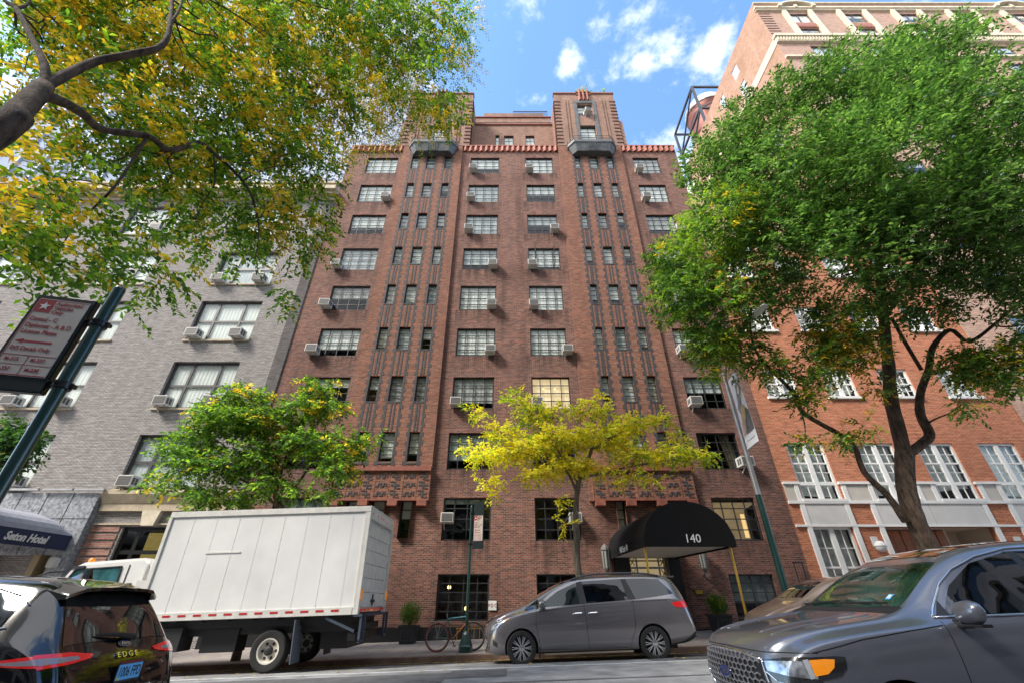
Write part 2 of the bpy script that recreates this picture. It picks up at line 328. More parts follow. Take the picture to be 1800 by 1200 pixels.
# ---------------------------------------------------------------- building helpers
def wall(b, x0, x1, z0, z1, y, holes, dep=.18, m=0):
    hs = [h for h in holes if h[0] < x1 and h[1] > x0 and h[2] < z1 and h[3] > z0]
    xs = sorted({x0, x1} | {min(max(v, x0), x1) for h in hs for v in h[:2]})
    zs = sorted({z0, z1} | {min(max(v, z0), z1) for h in hs for v in h[2:4]})
    for j in range(len(zs)-1):
        i = 0; zm = (zs[j]+zs[j+1])/2
        while i < len(xs)-1:
            xm = (xs[i]+xs[i+1])/2
            if any(h[0] < xm < h[1] and h[2] < zm < h[3] for h in hs): i += 1; continue
            k = i
            while k+1 < len(xs)-1 and not any(h[0] < (xs[k+1]+xs[k+2])/2 < h[1] and h[2] < zm < h[3] for h in hs): k += 1
            b.quad((xs[i], y, zs[j]), (xs[k+1], y, zs[j]), (xs[k+1], y, zs[j+1]), (xs[i], y, zs[j+1]), m); i = k+1
    for h in hs:
        a, c, d, e = h[:4]
        b.quad((a, y, d), (a, y+dep, d), (a, y+dep, e), (a, y, e), m); b.quad((c, y, d), (c, y+dep, d), (c, y+dep, e), (c, y, e), m)
        b.quad((a, y, e), (a, y+dep, e), (c, y+dep, e), (c, y, e), m); b.quad((a, y, d), (a, y+dep, d), (c, y+dep, d), (c, y, d), m)
def panes(x0, x1, z0, z1, y, xs, zs, tilt=.005):
    b = MB()
    for i in range(len(xs)-1):
        for j in range(len(zs)-1):
            tx, tz = rnd.gauss(0, tilt), rnd.gauss(0, tilt*.8)
            w, h = xs[i+1]-xs[i], zs[j+1]-zs[j]
            b.quad(*[(x, y+(x-(xs[i]+xs[i+1])/2)*tx+(z-(zs[j]+zs[j+1])/2)*tz, z) for x, z in ((xs[i], zs[j]), (xs[i+1], zs[j]), (xs[i+1], zs[j+1]), (xs[i], zs[j+1]))])
    return b
def window(par, x0, x1, z0, z1, y, nx, nz, fm=None, name='window', t=.05, mt=.028, blind=None, gm=None, vx=None, vz=None, sill=None, dep=.14, label=None, lit=False, blindz=None, recess=.5):
    """frame (thing part) with glass pane and blind as its sub-parts"""
    fm = fm or M_blackframe; y = y+dep
    xs = [x0+(x1-x0)*i/nx for i in range(nx+1)] if not vx else [x0+(x1-x0)*q for q in vx]
    zs = [z0+(z1-z0)*i/nz for i in range(nz+1)] if not vz else [z0+(z1-z0)*q for q in vz]
    b = MB()
    b.box(x0, x1, y-.03, y+.03, z1-t, z1); b.box(x0, x1, y-.03, y+.03, z0, z0+t); b.box(x0, x0+t, y-.028, y+.028, z0+t, z1-t); b.box(x1-t, x1, y-.028, y+.028, z0+t, z1-t)
    for x in xs[1:-1]: b.box(x-mt/2, x+mt/2, y-.022, y+.022, z0+t, z1-t)
    for z in zs[1:-1]: b.box(x0+t, x1-t, y-.018, y+.018, z-mt/2, z+mt/2)
    f = b.build(name, fm, par)
    if label: f['label'] = label
    panes(x0, x1, z0, z1, y, xs, zs).build('pane', gm or M_glass, f)
    if blind is not None and blind[1] > 0:
        m, fr = blind; zb = z1-(z1-z0)*fr; q = MB(); yy = y+.055
        n = max(2, int((x1-x0)/.09)); w = (x1-x0)/n
        for i in range(n):   # softly pleated
            q.quad((x0+i*w, yy+.012*(i % 2), zb), (x0+(i+1)*w, yy+.012*((i+1) % 2), zb), (x0+(i+1)*w, yy+.012*((i+1) % 2), z1), (x0+i*w, yy+.012*(i % 2), z1))
        q.build('blind', m, f, smooth=2)
    if sill: MB().box(x0-.06, x1+.06, y-dep-.07, y-.03, z0-.09, z0-.002).build('sill', sill, f)
    return f
def rblind():
    r = rnd.random()
    if r < .16: return None
    return (rnd.choice([BL[0], BL[0], BL[0], BL[1], BL[2], BL[3]]), rnd.choice([1, 1, 1, .85, .7, .9, .5]))
def building(name, label, cat='building'): return tag(empty(name), label, cat)
F0, FP = 2.37, 2.785
FT = [F0+FP*k for k in range(10)]
# ================================================================ the brown brick apartment house
HB = building('apartment_building', 'tall brown brick apartment building with dark vertical brick stripes and two rooftop towers')
XL, XRT = -11.16, 11.33
COLS = [(-9.85, -7.77), (-2.82, -.86), (.93, 2.77), (8.24, 10.02)]
NARL = [(-6.79, -6.34), (-5.77, -5.2), (-4.55, -4.1)]
NARR = [(4.26, 4.62), (5.28, 5.8), (6.46, 6.86)]
big = []; nar = []
for ci, (a, c) in enumerate(COLS):
    for k in range(10):
        if k == 0 and ci == 0: continue
        if k == 0: big.append((a, c-(.1 if ci == 3 else 0), .86, F0, ci, k))
        else: big.append((a, c, FT[k]-1.62, FT[k], ci, k))
for s, NR in enumerate((NARL, NARR)):
    for j, (a, c) in enumerate(NR):
        for k in range(1, 10):
            if k == 1 and s == 1 and j > 0: continue
            nar.append((a, c, FT[k]-(1.32 if k > 1 else 1.55), FT[k]-(.0 if k > 1 else .1), s, j, k))
door = (4.45, 6.35, .3, 3.0)
tow = [(3.22, 7.8), (-7.75, -2.98)]
tw = []
for (a, c) in tow:
    m_ = (a+c)/2-.02
    tw += [(m_-.56, m_+.56, 29.3, 30.95), (m_-.56, m_+.56, 32.1, 33.65)]
holes = [h[:4] for h in big]+[h[:4] for h in nar]+[door]
b = MB()
BAYS = [(-7.5, -3.42), (3.2, 7.55)]
segs = [(XL, -7.5, 18.5), (-7.5, -3.42, 18.36), (-3.42, 3.2, 18.5), (3.2, 7.55, 18.36), (7.55, XRT, 18.5)]
for a, c, y in segs:
    if y == 18.5: wall(b, a, c, -.6, 28.6, y, holes)
    else:
        wall(b, a, c, 5.0, 28.6, y, holes, .3, 1); wall(b, a, c, -.6, 5.0, 18.5, holes)
        b.quad((a, 18.36, 5), (a, 18.5, 5), (a, 18.5, 28.6), (a, 18.36, 28.6)); b.quad((c, 18.36, 5), (c, 18.5, 5), (c, 18.5, 28.6), (c, 18.36, 28.6))
        b.quad((a, 18.36, 5), (c, 18.36, 5), (c, 18.5, 5), (a, 18.5, 5))
for x in (XL, XRT): b.quad((x, 18.5, -.6), (x, 34, -.6), (x, 34, 28.6), (x, 18.5, 28.6))
b.quad((XL, 34, -.6), (XRT, 34, -.6), (XRT, 34, 28.6), (XL, 34, 28.6)); b.quad((XL, 18.5, 28.6), (XRT, 18.5, 28.6), (XRT, 34, 28.6), (XL, 34, 28.6))
b.build('wall', [M_brown, M_brownred], HB)
MB().quad((XL+.1, 20.2, -.5), (XRT-.1, 20.2, -.5), (XRT-.1, 20.2, 28.4), (XL+.1, 20.2, 28.4)).build('interior', M_room, HB)
b = MB()
for k in range(11): z = F0+.5+FP*(k-1); b.quad((XL+.1, 18.8, z), (XRT-.1, 18.8, z), (XRT-.1, 20.2, z), (XL+.1, 20.2, z))
b.build('floor_slab', mat('pale_ceiling', (.4, .38, .35), .8), HB)
for (a, c, z0, z1, ci, k) in big:
    kw = {}
    if k == 0: bl = None if ci != 3 else (BL[2], .62)
    elif k == 1: bl = {0: (BL[2], .3), 1: (BL[0], .14), 2: None, 3: None}[ci]
    elif k == 2: bl = {0: (BL[1], .3), 1: (BL[0], .75), 2: (BL[2], .4), 3: None}[ci]
    elif k == 3: bl = {0: (BL[1], .3), 1: (BL[3], .8), 2: (M_lit, 1), 3: (BL[2], .5)}[ci]
    elif k == 6 and ci == 2: bl = (BL[0], .8); kw['label'] = 'wide window with two casements open and a green curtain'
    else:
        bl = rblind() or (BL[0], .6)
        if ci == 1 and k == 8: bl = (BL[2], 1)
    if k == 1 and ci == 3: kw['label'] = 'warmly lit window'
    y = 18.5
    nz = 4 if k else 5
    window(HB, a, c, z0, z1, y, 4, nz, blind=bl, vx=(0, .23, .5, .77, 1), dep=.11, t=.06, mt=.038, gm=M_glass if k > 2 else M_glassd, **kw)
for (a, c, z0, z1, s, j, k) in nar:
    window(HB, a, c, z0, z1, 18.36 if k > 1 else 18.5, 1 if k > 1 else 1, 4, name='narrow_window', t=.04, mt=.032, blind=rblind() or (BL[2], 1))
# green curtain in the open casement window and its two open leaves
a, c, z0, z1 = COLS[2][0], COLS[2][1], FT[6]-1.62, FT[6]
b = MB()
for i in range(8): b.quad((a+.98+.06*i, 18.80+.03*(i % 2), z0+.1), (a+1.04+.06*i, 18.80+.03*((i+1) % 2), z0+.1), (a+1.04+.06*i, 18.80+.03*((i+1) % 2), z1-.1), (a+.98+.06*i, 18.80+.03*(i % 2), z1-.1))
b.build('curtain', mat('green_curtain', (.02, .22, .13), .8), HB, smooth=2)
for xx, dx in ((a+.48, -.1), (a+1.42, .1)):
    b = MB()
    for zz in (z0+.3, z0+.72, z0+1.14, z1): b.bar((xx, 18.6, zz), (xx+dx, 18.15, zz), .025)
    for q in (0, .5, 1): b.bar((xx+dx*q, 18.6-.45*q, z0+.3), (xx+dx*q, 18.6-.45*q, z1), .025)
    b.build('open_casement', M_blackframe, HB)
b = MB(); b.quad((8.0, 19.9, 3.2), (10.2, 19.9, 3.2), (10.2, 19.9, 5.0), (8.0, 19.9, 5.0)); b.quad((8.0, 18.8, 5.02), (10.2, 18.8, 5.02), (10.2, 19.9, 4.9), (8.0, 19.9, 4.9)); b.build('lit_room', mat('lit_room', (.6, .48, .33), .8, noise=.5, nscale=1.4, emit=(1, .72, .4), es=.08), HB)
MB().box(9.55, 9.7, 19.0, 19.05, 3.7, 4.6).build('lit_curtain', mat('glowing_curtain', (.9, .6, .3), .7, emit=(1, .6, .25), es=.5), HB)
# warm curtains in the second storey right window
b = MB()
for x0, x1 in ((8.3, 8.62), (9.5, 9.98)):
    for i in range(8):
        w = (x1-x0)/8; s = .16 if x0 > 9 else -.0
        b.quad((x0+i*w, 18.82+.03*(i % 2), FT[2]-1.5), (x0+(i+1)*w, 18.82+.03*((i+1) % 2), FT[2]-1.5), (x0+(i+1)*w-s, 18.82+.03*((i+1) % 2), FT[2]), (x0+i*w-s, 18.82+.03*(i % 2), FT[2]))
b.build('curtain', mat('tan_curtain', (.40, .29, .2), .9), HB, smooth=2)
# dark vertical brickwork: toothed borders and the two inner stripes of each spandrel
def stripes(NR, y):
    for j, (a, c) in enumerate(NR):
        b = MB()
        for side in (a, c):
            sg = -1 if side == a else 1
            b.box(*(sorted((side, side+sg*.085))), y-.012, y+.05, 6.42, 28.3)
            z = 6.45; i = 0
            while z < 28.2:
                b.box(*(sorted((side+sg*.085, side+sg*.17))), y-.0095, y+.05, z, z+.2); z += .43; i += 1
        for k in range(1, 9):
            z0, z1 = FT[k], FT[k+1]-1.32
            if k == 1: z0 = 6.42; z1 = FT[2]-1.36
            for q in (.36, .64): b.box(a+(c-a)*q-.035, a+(c-a)*q+.035, y-.015, y+.04, z0+.04, z1-.08)
            b.box(a+.003, c-.003, y-.02, y+.04, z1-.07, z1-.005)
        b.build('brick_strip', M_dark, HB)
stripes(NARL, 18.36); stripes(NARR, 18.36)
# patterned brick panels with terracotta band and corbels
for (x0, x1) in ((-6.95, -3.42), (3.35, 7.6)):
    n = 6 if x0 < 0 else 7
    if x0 < 0: x0 = -7.5; n = 7
    b = MB(); b.box(x0, x1, 18.2, 18.4, 6.2, 6.38, 0); b.box(x0, x1, 18.22, 18.37, 5.0, 5.06, 0)
    pw = (x1-x0)/n
    b.build('terracotta_band', M_redtrim, HB)
    for i in range(n):
        b = MB(); b.box(x0+i*pw, x0+(i+1)*pw, 18.3, 18.37, 5.06, 6.2); b.box(x0+i*pw+.002, x0+i*pw+.04, 18.288, 18.3, 5.06, 6.2)
        cx = x0+(i+.5)*pw
        for r in range(3):
            cz = 5.27+r*.36
            if i % 2 == 0:
                b.cbox((cx, 18.293, cz), (.06, .02, .3), 1); b.cbox((cx, 18.2925, cz), (.34, .02, .07), 1); b.cbox((cx-.13, 18.291, cz+.13), (.14, .02, .05), 1); b.cbox((cx+.13, 18.291, cz-.13), (.14, .02, .05), 1)
            else:
                for q in range(4): b.cbox((cx-.17+q*.11, 18.292-.0006*q, cz+(.06 if q % 2 else -.06)), (.12, .02, .07), 1); b.cbox((cx-.12+q*.11, 18.291-.0006*q, cz), (.05, .02, .1), 1)
        b.build('patterned_panel', [M_brownred, M_dark], HB)
    for i in range(4): xx = x0+.25+i*(x1-x0-.5)/3; MB().box(xx-.2, xx+.2, 18.12, 18.45, 4.78, 4.998).build('corbel', M_redtrim, HB, bevel=.01)
# entrance surround arch bricks, base plinth
b = MB()
for x0, x1 in ((XL, 4.4), (6.4, XRT)):
    b.add([(x0, 18.42, -.4), (x1, 18.42, -.4), (x1, 18.42, .74), (x0, 18.42, .62), (x0, 18.5, -.4), (x1, 18.5, -.4), (x1, 18.5, .74), (x0, 18.5, .62)], [(0, 1, 2, 3), (3, 2, 6, 7), (0, 3, 7, 4), (1, 2, 6, 5)])
b.build('plinth', M_black, HB)
# fluted terracotta parapet, copings
b2 = MB()
for x0, x1 in ((XL, -7.5), (-3.42, 3.2), (7.55, XRT)):
    n = int((x1-x0)/.36); w = (x1-x0)/n; b = MB()
    b2.box(x0, x1, 18.4, 18.9, 28.6, 28.72)
    for i in range(n):
        xa = x0+i*w
        b.add([(xa, 18.5, 28.06), (xa+w*.62, 18.32, 28.06), (xa+w, 18.5, 28.06), (xa, 18.5, 28.6), (xa+w*.62, 18.32, 28.6), (xa+w, 18.5, 28.6)], [(0, 1, 2), (3, 5, 4), (0, 3, 4, 1), (1, 4, 5, 2)])
    b.build('fluted_parapet', mat('orange_terracotta', (.28, .078, .046), .7, noise=.35, nscale=3), HB)
b2.build('coping', M_redtrim, HB)
# towers
for ti, (x0, x1) in enumerate(tow):
    b = MB(); ym = 18.36
    wall(b, x0, x1, 28.55, 35.05, ym, tw, .4)
    for x in (x0, x1): b.quad((x, ym, 28.55), (x, 23.5, 28.55), (x, 23.5, 35.05), (x, ym, 35.05))
    b.quad((x0, ym+.25, 35.0), (x1, ym+.25, 35.0), (x1, 23.5, 35.0), (x0, 23.5, 35.0)); b.quad((x0, 23.5, 28.55), (x1, 23.5, 28.55), (x1, 23.5, 35.05), (x0, 23.5, 35.05))
    # stepped buttress beside the tower
    ox = x1 if ti == 0 else x0-.28
    b.box(ox, ox+.28, ym+.05, 22.5, 28.55, 31.6)
    for xx in (x0+.9, x1-.9):
        for d in (-.1, .1): b.box(xx+d-.035, xx+d+.035, ym-.06, ym, 28.9, 34.2)
    for xx in (x0, x1):
        z = 28.9
        while z < 34.3: b.box(xx-.06 if xx == x0 else xx-.42, xx+.42 if xx == x0 else xx+.06, ym-.05, ym+.5, z, z+.10, 1); z += .42
    T = b.build('roof_tower', [M_pent, M_brown], HB)
    MB().box(x0+.1, x1-.1, 19, 19.1, 28.7, 34.8).build('interior', M_room, T)
    mx = (x0+x1)/2-.02
    b = MB(); b.box(mx-.82, mx-.6, ym-.07, ym+.05, 28.7, 34.0); b.box(mx+.6, mx+.82, ym-.07, ym+.05, 28.7, 34.0); b.box(mx-.82, mx+.82, ym-.069, ym+.05, 33.75, 34.05); b.build('window_surround', M_iron, T)
    b = MB(); b.box(mx-.55, mx+.55, ym-.08, ym+.1, 34.85, 35.3)
    for d in (-.3, 0, .3): b.add([(mx+d-.13, ym, 34.06), (mx+d, ym-.22, 34.06), (mx+d+.13, ym, 34.06), (mx+d-.13, ym, 35.5), (mx+d, ym-.22, 35.5), (mx+d+.13, ym, 35.5)], [(0, 1, 2), (3, 5, 4), (0, 3, 4, 1), (1, 4, 5, 2)])
    b.box(x0-.05, x1+.05, ym-.08, ym+.3, 35.02, 35.16); b.build('coping', M_redtrim, T)
    for (a, c, z0, z1) in tw:
        if a > x0 and c < x1: window(HB, a, c, z0, z1, ym, 2, 3, blind=(BL[0], .8 if z0 < 30 else .45), name='window', dep=.2)
    # railing on the tower
    b = MB()
    for z in (35.45, 35.7): b.bar((x0+.15, ym+.25, z), (x1-.15, ym+.25, z), .035)
    i = x0+.15
    while i < x1: b.bar((i, ym+.25, 35.1), (i, ym+.25, 35.72), .03); i += .5
    b.build('railing', M_black, HB)
    # iron balcony tray below the tower
    c = mx; ya = 18.36
    tp = [(c-1.62, ya), (c-1.62, ya-.22), (c-1.25, ya-.62), (c+1.25, ya-.62), (c+1.62, ya-.22), (c+1.62, ya)]
    bt = [(c-1.35, ya), (c-1.35, ya-.14), (c-1.08, ya-.42), (c+1.08, ya-.42), (c+1.35, ya-.14), (c+1.35, ya)]
    b = MB(); v = [(x, y, 28.05) for x, y in tp]+[(x, y, 27.42) for x, y in bt]
    b.add(v, [(i, i+1, i+7, i+6) for i in range(5)]+[(0, 5, 4, 3, 2, 1), (6, 7, 8, 9, 10, 11)])
    v = [((x-c)*1.03+c, (y-ya)*1.07+ya, z) for z in (28.05, 28.3) for x, y in tp]
    b.add(v, [(i, i+1, i+7, i+6) for i in range(5)]+[(5, 4, 3, 2, 1, 0), (6, 7, 8, 9, 10, 11)])
    for d in (-.3, -.15, 0, .15, .3): b.bar((c+d, ya-.44, 27.44), (c+d, ya-.635, 28.04), .05)
    b.build('balcony', M_iron, HB)
    b = MB()
    for k2, z in enumerate((28.5, 28.75)):
        for i in range(5): b.bar((*tp[i], z), (*tp[i+1], z), .025)
    for p in tp: b.bar((*p, 28.3), (*p, 28.77), .025)
    b.build('balcony_railing', M_black, HB)
# penthouse
ph = [(-1.3, -.98, 31.0, 32.6), (-.62, .12, 31.0, 32.55), (1.05, 1.75, 31.0, 32.55)]
b = MB(); wall(b, -3.1, 3.3, 28.5, 33.9, 20.2, ph); b.box(-3.1, 3.3, 21.4, 26, 33.9, 36.9); b.box(-2.6, 2.9, 23, 26, 36.9, 40.3); b.quad((-3.1, 20.2, 33.9), (3.3, 20.2, 33.9), (3.3, 27, 33.9), (-3.1, 27, 33.9))
PH = b.build('penthouse', M_pent, HB); MB().box(-2.9, 3.2, 20.9, 21, 28.7, 33.7).build('interior', M_room, PH)
b = MB(); b.box(-3.1, 3.3, 20.1, 20.5, 33.9, 34.04); b.box(-3.15, 3.35, 21.3, 21.6, 36.9, 37.0); b.build('coping', M_redtrim, PH)
for a, c, z0, z1 in ph: window(HB, a, c, z0, z1, 20.2, 2 if c-a > .5 else 1, 3, blind=(BL[0], .9))
b = MB()
for (a, c, y, z) in ((-3, 3.2, 20.4, 34.6), (XL+.2, -7.9, 18.9, 29.3), (-2.9, 3.2, 18.9, 29.3), (8.1, XRT-.2, 18.9, 29.3)):
    for dz in (0, -.28): b.bar((a, y, z+dz), (c, y, z+dz), .035)
    i = a
    while i <= c: b.bar((i, y, z-.6), (i, y, z), .03); i += .62
for i in range(34): b.bar((.1+i*.09, 21.6, 37), (.1+i*.09, 21.6, 38.2), .035)
b.bar((.1, 21.6, 38.2), (3.1, 21.6, 38.2), .05)
b.build('railing', M_black, HB)
# entrance: black jambs, lit doors
b = MB(); b.box(3.92, 4.5, 18.28, 18.62, .35, 3.05); b.box(5.95, 6.42, 18.28, 18.62, .45, 3.05); b.box(3.92, 6.42, 18.3, 18.6, 3.05, 3.3); b.build('door_surround', M_black, HB)
D = MB(); 
for x in (4.5, 4.8, 5.22, 5.65, 5.91): D.box(x, x+.05, 18.55, 18.62, .45, 3.05)
for z in (.45, 1.2, 2.2, 2.55, 2.98): D.box(4.5, 5.95, 18.556, 18.614, z, z+.07)
D = D.build('door', M_steel, HB); MB().quad((4.5, 18.6, .45), (5.95, 18.6, .45), (5.95, 18.6, 3.0), (4.5, 18.6, 3.0)).build('pane', M_glass, D)
b = MB(); b.quad((4.3, 19.7, .4), (6.2, 19.7, .4), (6.2, 19.7, 3), (4.3, 19.7, 3)); b.build('lobby', mat('lit_lobby', (.45, .34, .2), .8, noise=.5, nscale=3, emit=(1, .75, .42), es=.12), D)
for x in (4.56, 5.72):
    b = MB()
    for z in (2.25, 2.65): b.bar((x, 18.53, z), (x+.18, 18.53, z+.28), .03); b.bar((x+.18, 18.53, z), (x, 18.53, z+.28), .03)
    b.build('door_ornament', M_brass, D)
text('lettering', 'ONE FORTY', .14, frame((5.22, 18.54, 2.36), (1, 0, 0), (0, 0, 1)), M_brass, D, .01) if False else None
b = MB(); b.cbox((6.98, 18.47, 1.78), (.34, .04, .2)); o = b.build('wall_plaque', mat('dark_bronze', (.12, .09, .05), .4, metal=.5), bevel=.006); tag(o, 'small bronze plaque on the brown brick wall right of the canopied entrance', 'plaque')
MB().cbox((6.98, 18.445, 1.78), (.27, .012, .13)).build('inscription', M_brass, o)
# ================================================================ grey brick hotel
GB = building('hotel_building', 'grey painted brick hotel building at the left with wide bronze-framed windows')
gc = [(-16.65, -13.38), (-23.65, -20.4), (-30.65, -27.4), (-37.6, -34.4)]
gz = [(20.2, 22.62), (16.42, 18.8), (12.82, 15.27), (9.12, 11.57), (5.5, 7.86)]
gh = [(a, c, z0, z1) for a, c in gc for z0, z1 in gz]
gw = (-15.6, -12.7, 1.0, 4.04)
b = MB(); wall(b, -42, -11.17, -1.5, 24.6, 18.5, gh+[gw, (-18.6, -17.55, 0, 2.75)], .22); b.quad((-42, 18.5, -1), (-42, 40, -1), (-42, 40, 24.6), (-42, 18.5, 24.6)); b.quad((-11.17, 18.5, 24.6), (-42, 18.5, 24.6), (-42, 40, 24.6), (-11.17, 40, 24.6))
b.quad((-11.18, 18.5, 20), (-11.18, 40, 20), (-11.18, 40, 24.6), (-11.18, 18.5, 24.6))
b.build('wall', M_grey, GB); MB().quad((-41.9, 19.8, -1), (-11.3, 19.8, -1), (-11.3, 19.8, 24.4), (-41.9, 19.8, 24.4)).build('interior', M_room, GB)
MB().box(-11.75, -11.2, 18.44, 18.55, 5.5, 23.3).build('corner_strip', brick('dark_grey_brick', (.12, .11, .11), (.17, .155, .15), (.09, .08, .08)), GB)
b = MB(); b.box(-42, -11.1, 18.1, 18.5, 23.35, 23.6); b.box(-42, -11.1, 17.9, 18.5, 23.6, 23.9); b.box(-42, -11.17, 18.38, 18.5, 23.1, 23.35); b.box(-42, -11.1, 18.3, 18.7, 24.6, 24.75)
b.build('cornice', M_tan, GB)
b = MB()
for x0, x1 in ((-42, -21.2), (-16.8, -11.15)):
    b.box(x0, x1, 18.36, 18.5, 4.62, 4.9); b.add([(x0, 18.34, 4.9), (x0, 18.18, 5.25), (x0, 18.18, 5.4), (x0, 18.5, 5.4), (x0, 18.5, 4.9), (x1, 18.34, 4.9), (x1, 18.18, 5.25), (x1, 18.18, 5.4), (x1, 18.5, 5.4), (x1, 18.5, 4.9)], [(0, 1, 2, 3, 4), (5, 9, 8, 7, 6), (0, 5, 6, 1), (1, 6, 7, 2), (2, 7, 8, 3), (0, 4, 9, 5)])
    b.box(x0, x1, 18.42, 18.5, 4.1, 4.16)
b.build('belt_course', M_tan, GB)
b = MB(); b.add([(-14.95, 18.3, 4.62), (-14.2, 18.3, 4.62), (-14.3, 18.3, 4.06), (-14.8, 18.3, 4.06), (-14.95, 18.5, 4.62), (-14.2, 18.5, 4.62), (-14.3, 18.5, 4.06), (-14.8, 18.5, 4.06)], [(0, 1, 2, 3), (0, 3, 7, 4), (1, 2, 6, 5), (3, 2, 6, 7)]); b.build('keystone', M_cream, GB)
b = MB()
for i in range(11): b.box(-16.85, -15.7, 18.46, 18.5, 1.05+i*.28, 1.05+i*.28+.2)
b.build('banded_pier', brick('red_pier_brick', (.25, .08, .055), (.36, .16, .12), (.3, .25, .22)), GB)
for i, (a, c, z0, z1) in enumerate(gh):
    window(GB, a, c, z0, z1, 18.5, 3, 2, fm=M_brownframe, t=.11, mt=.11, vx=(0, .29, .71, 1), vz=(0, .49, 1), blind=(BL[0], 1) if i % 4 == 3 else (BL[2 if i % 3 == 1 else 0], 1), sill=M_tan, dep=.17)
window(GB, *gw, 18.5, 3, 2, fm=M_black, t=.13, mt=.14, vx=(0, .22, .72, 1), vz=(0, .7, 1), blind=None, sill=M_tan, gm=M_glassd)
MB().box(-15.0, -14.2, 19.2, 19.3, 1.3, 3.9).build('curtain', mat('ochre_curtain', (.5, .36, .08), .8, noise=.4, nscale=2, emit=(1, .7, .2), es=.1), GB)
b = MB(); wall(b, -21.1, -16.9, -1, 5.28, 18.2, [(-19.9, -17.6, -1, 3.0)], .45); b.quad((-16.9, 18.2, -1), (-16.9, 18.5, -1), (-16.9, 18.5, 5.28), (-16.9, 18.2, 5.28)); b.quad((-21.1, 18.2, 5.28), (-16.9, 18.2, 5.28), (-16.9, 18.5, 5.28), (-21.1, 18.5, 5.28))
b.quad((-21.1, 18.2, -1), (-21.1, 18.5, -1), (-21.1, 18.5, 5.28), (-21.1, 18.2, 5.28)); b.build('granite_surround', M_granite, GB)
b = MB()
for x in (-20.05, -19.0, -17.95): b.box(x-.012, x+.012, 18.192, 18.2, 3.0, 5.28)
for z in (4.3,): b.box(-21.1, -16.9, 18.1925, 18.2, z-.01, z+.01)
for z in (1.0, 2.0, 3.0, 4.0): b.box(-16.908, -16.9, 18.2, 18.5, z, z+.02)
b.build('stone_joint', M_black, GB)
b = MB(); b.box(-18.25, -17.98, 18.15, 18.7, -.3, 3.0); b.build('brass_door_post', mat('bronze_post', (.35, .25, .13), .5), GB)
MB().box(-20, -17.6, 18.7, 18.75, -.5, 3.0).build('door', M_black, GB)
b = MB()
for x in (-20.6, -19.2, -17.9): b.box(x, x+1.2, 18.05, 18.16, 5.36, 5.44)
b.build('light_bar', M_steel, GB)
# hotel canopy
CN = tag(empty('hotel_canopy'), 'navy and grey barrel canopy over the hotel entrance at the left edge', 'canopy')
x1, x0 = -17.2, -20.6; n = 14; b = MB()
arc = lambda t: ((x0+x1)/2+(x1-x0)/2*math.cos(math.pi*t), 3.66+.75*math.sin(math.pi*t))
for j in range(12):
    for i in range(n):
        ys = [13.7+(18.2-13.7)*q/12 for q in (j, j+1)]
        def pt(t, y): 
            x, z = arc(t); k = min(1, max(.0, (18.2-y)/.9)); k = math.sqrt(max(0, 1-(1-k)**2)); return (x, y, 3.66+(z-3.66)*(.35+.65*k))
        b.quad(pt(i/n, ys[0]), pt((i+1)/n, ys[0]), pt((i+1)/n, ys[1]), pt(i/n, ys[1]))
b.add([(*(arc(i/n)[0],), 13.7, arc(i/n)[1]) for i in range(n+1)], [tuple(range(n+1))])
b.build('awning_cloth', mat('grey_canvas', (.34, .35, .40), .8, noise=.1), CN, smooth=True)
b = MB(); b.box(x1-.03, x1+.02, 13.7, 18.2, 3.15, 3.66); b.box(x0-.02, x0+.03, 13.7, 18.2, 3.15, 3.66); b.box(x0+.03, x1-.03, 13.7, 13.75, 3.15, 3.66)
b.build('valance', mat('navy_canvas', (.022, .03, .075), .8), CN)
text('lettering', 'Seton Hotel', .36, frame((x1+.035, 16.5, 3.40), (0, 1, 0), (0, 0, 1)), M_white, CN, .006, sx=.86, shear=.28, bold=.012)
b = MB(); 
for y in (13.8,):
    for x in (x0+.1, x1-.1): b.tube([(x, y, -.4), (x, y, 3.2)], .035)
b.build('post', M_brass, CN)
# sconce light on granite
o = tag(MB().box(-17.45, -17.15, 17.95, 18.2, 2.55, 2.9).build('wall_light', M_acbody, bevel=.03), 'small square white wall light under the navy hotel canopy', 'wall light')
# ================================================================ orange brick building
OB = building('orange_brick_building', 'orange brick building at the right with white sash windows and a white banded base')
oc = [(12.1, 13.75), (15.2, 16.85), (17.85, 19.5), (20.6, 22.25)]
oh = [(a, c, 5.06, 7.47) for a, c in oc]
up = [(12.1, 13.6), (14.95, 16.4), (17.75, 19.2), (20.6, 22.05)]
oh2 = [(a, c, z-1.5, z) for a, c in up for z in (11.16, 14.85)]
oh3 = [(a, c, 16.9, 18.4) for a, c in up]
og = [(12.0, 13.62, 1.2, 4.04), (20.58, 22.2, 1.2, 4.04)]; od = (14.92, 19.3, -.2, 4.04)
b = MB(); wall(b, XRT, 23.25, -.5, 18.9, 18.52, oh+oh2+oh3+og+[od], .2); b.quad((XRT, 18.52, 18.9), (23.25, 18.52, 18.9), (23.25, 35, 18.9), (XRT, 35, 18.9)); b.quad((23.25, 18.52, -.5), (23.25, 35, -.5), (23.25, 35, 18.9), (23.25, 18.52, 18.9))
b.build('wall', M_orange, OB); MB().quad((XRT+.1, 20.3, -.5), (14.8, 20.3, -.5), (14.8, 20.3, 18.7), (XRT+.1, 20.3, 18.7)).quad((14.8, 20.3, 4.2), (23.1, 20.3, 4.2), (23.1, 20.3, 18.7), (14.8, 20.3, 18.7)).build('interior', M_room, OB)
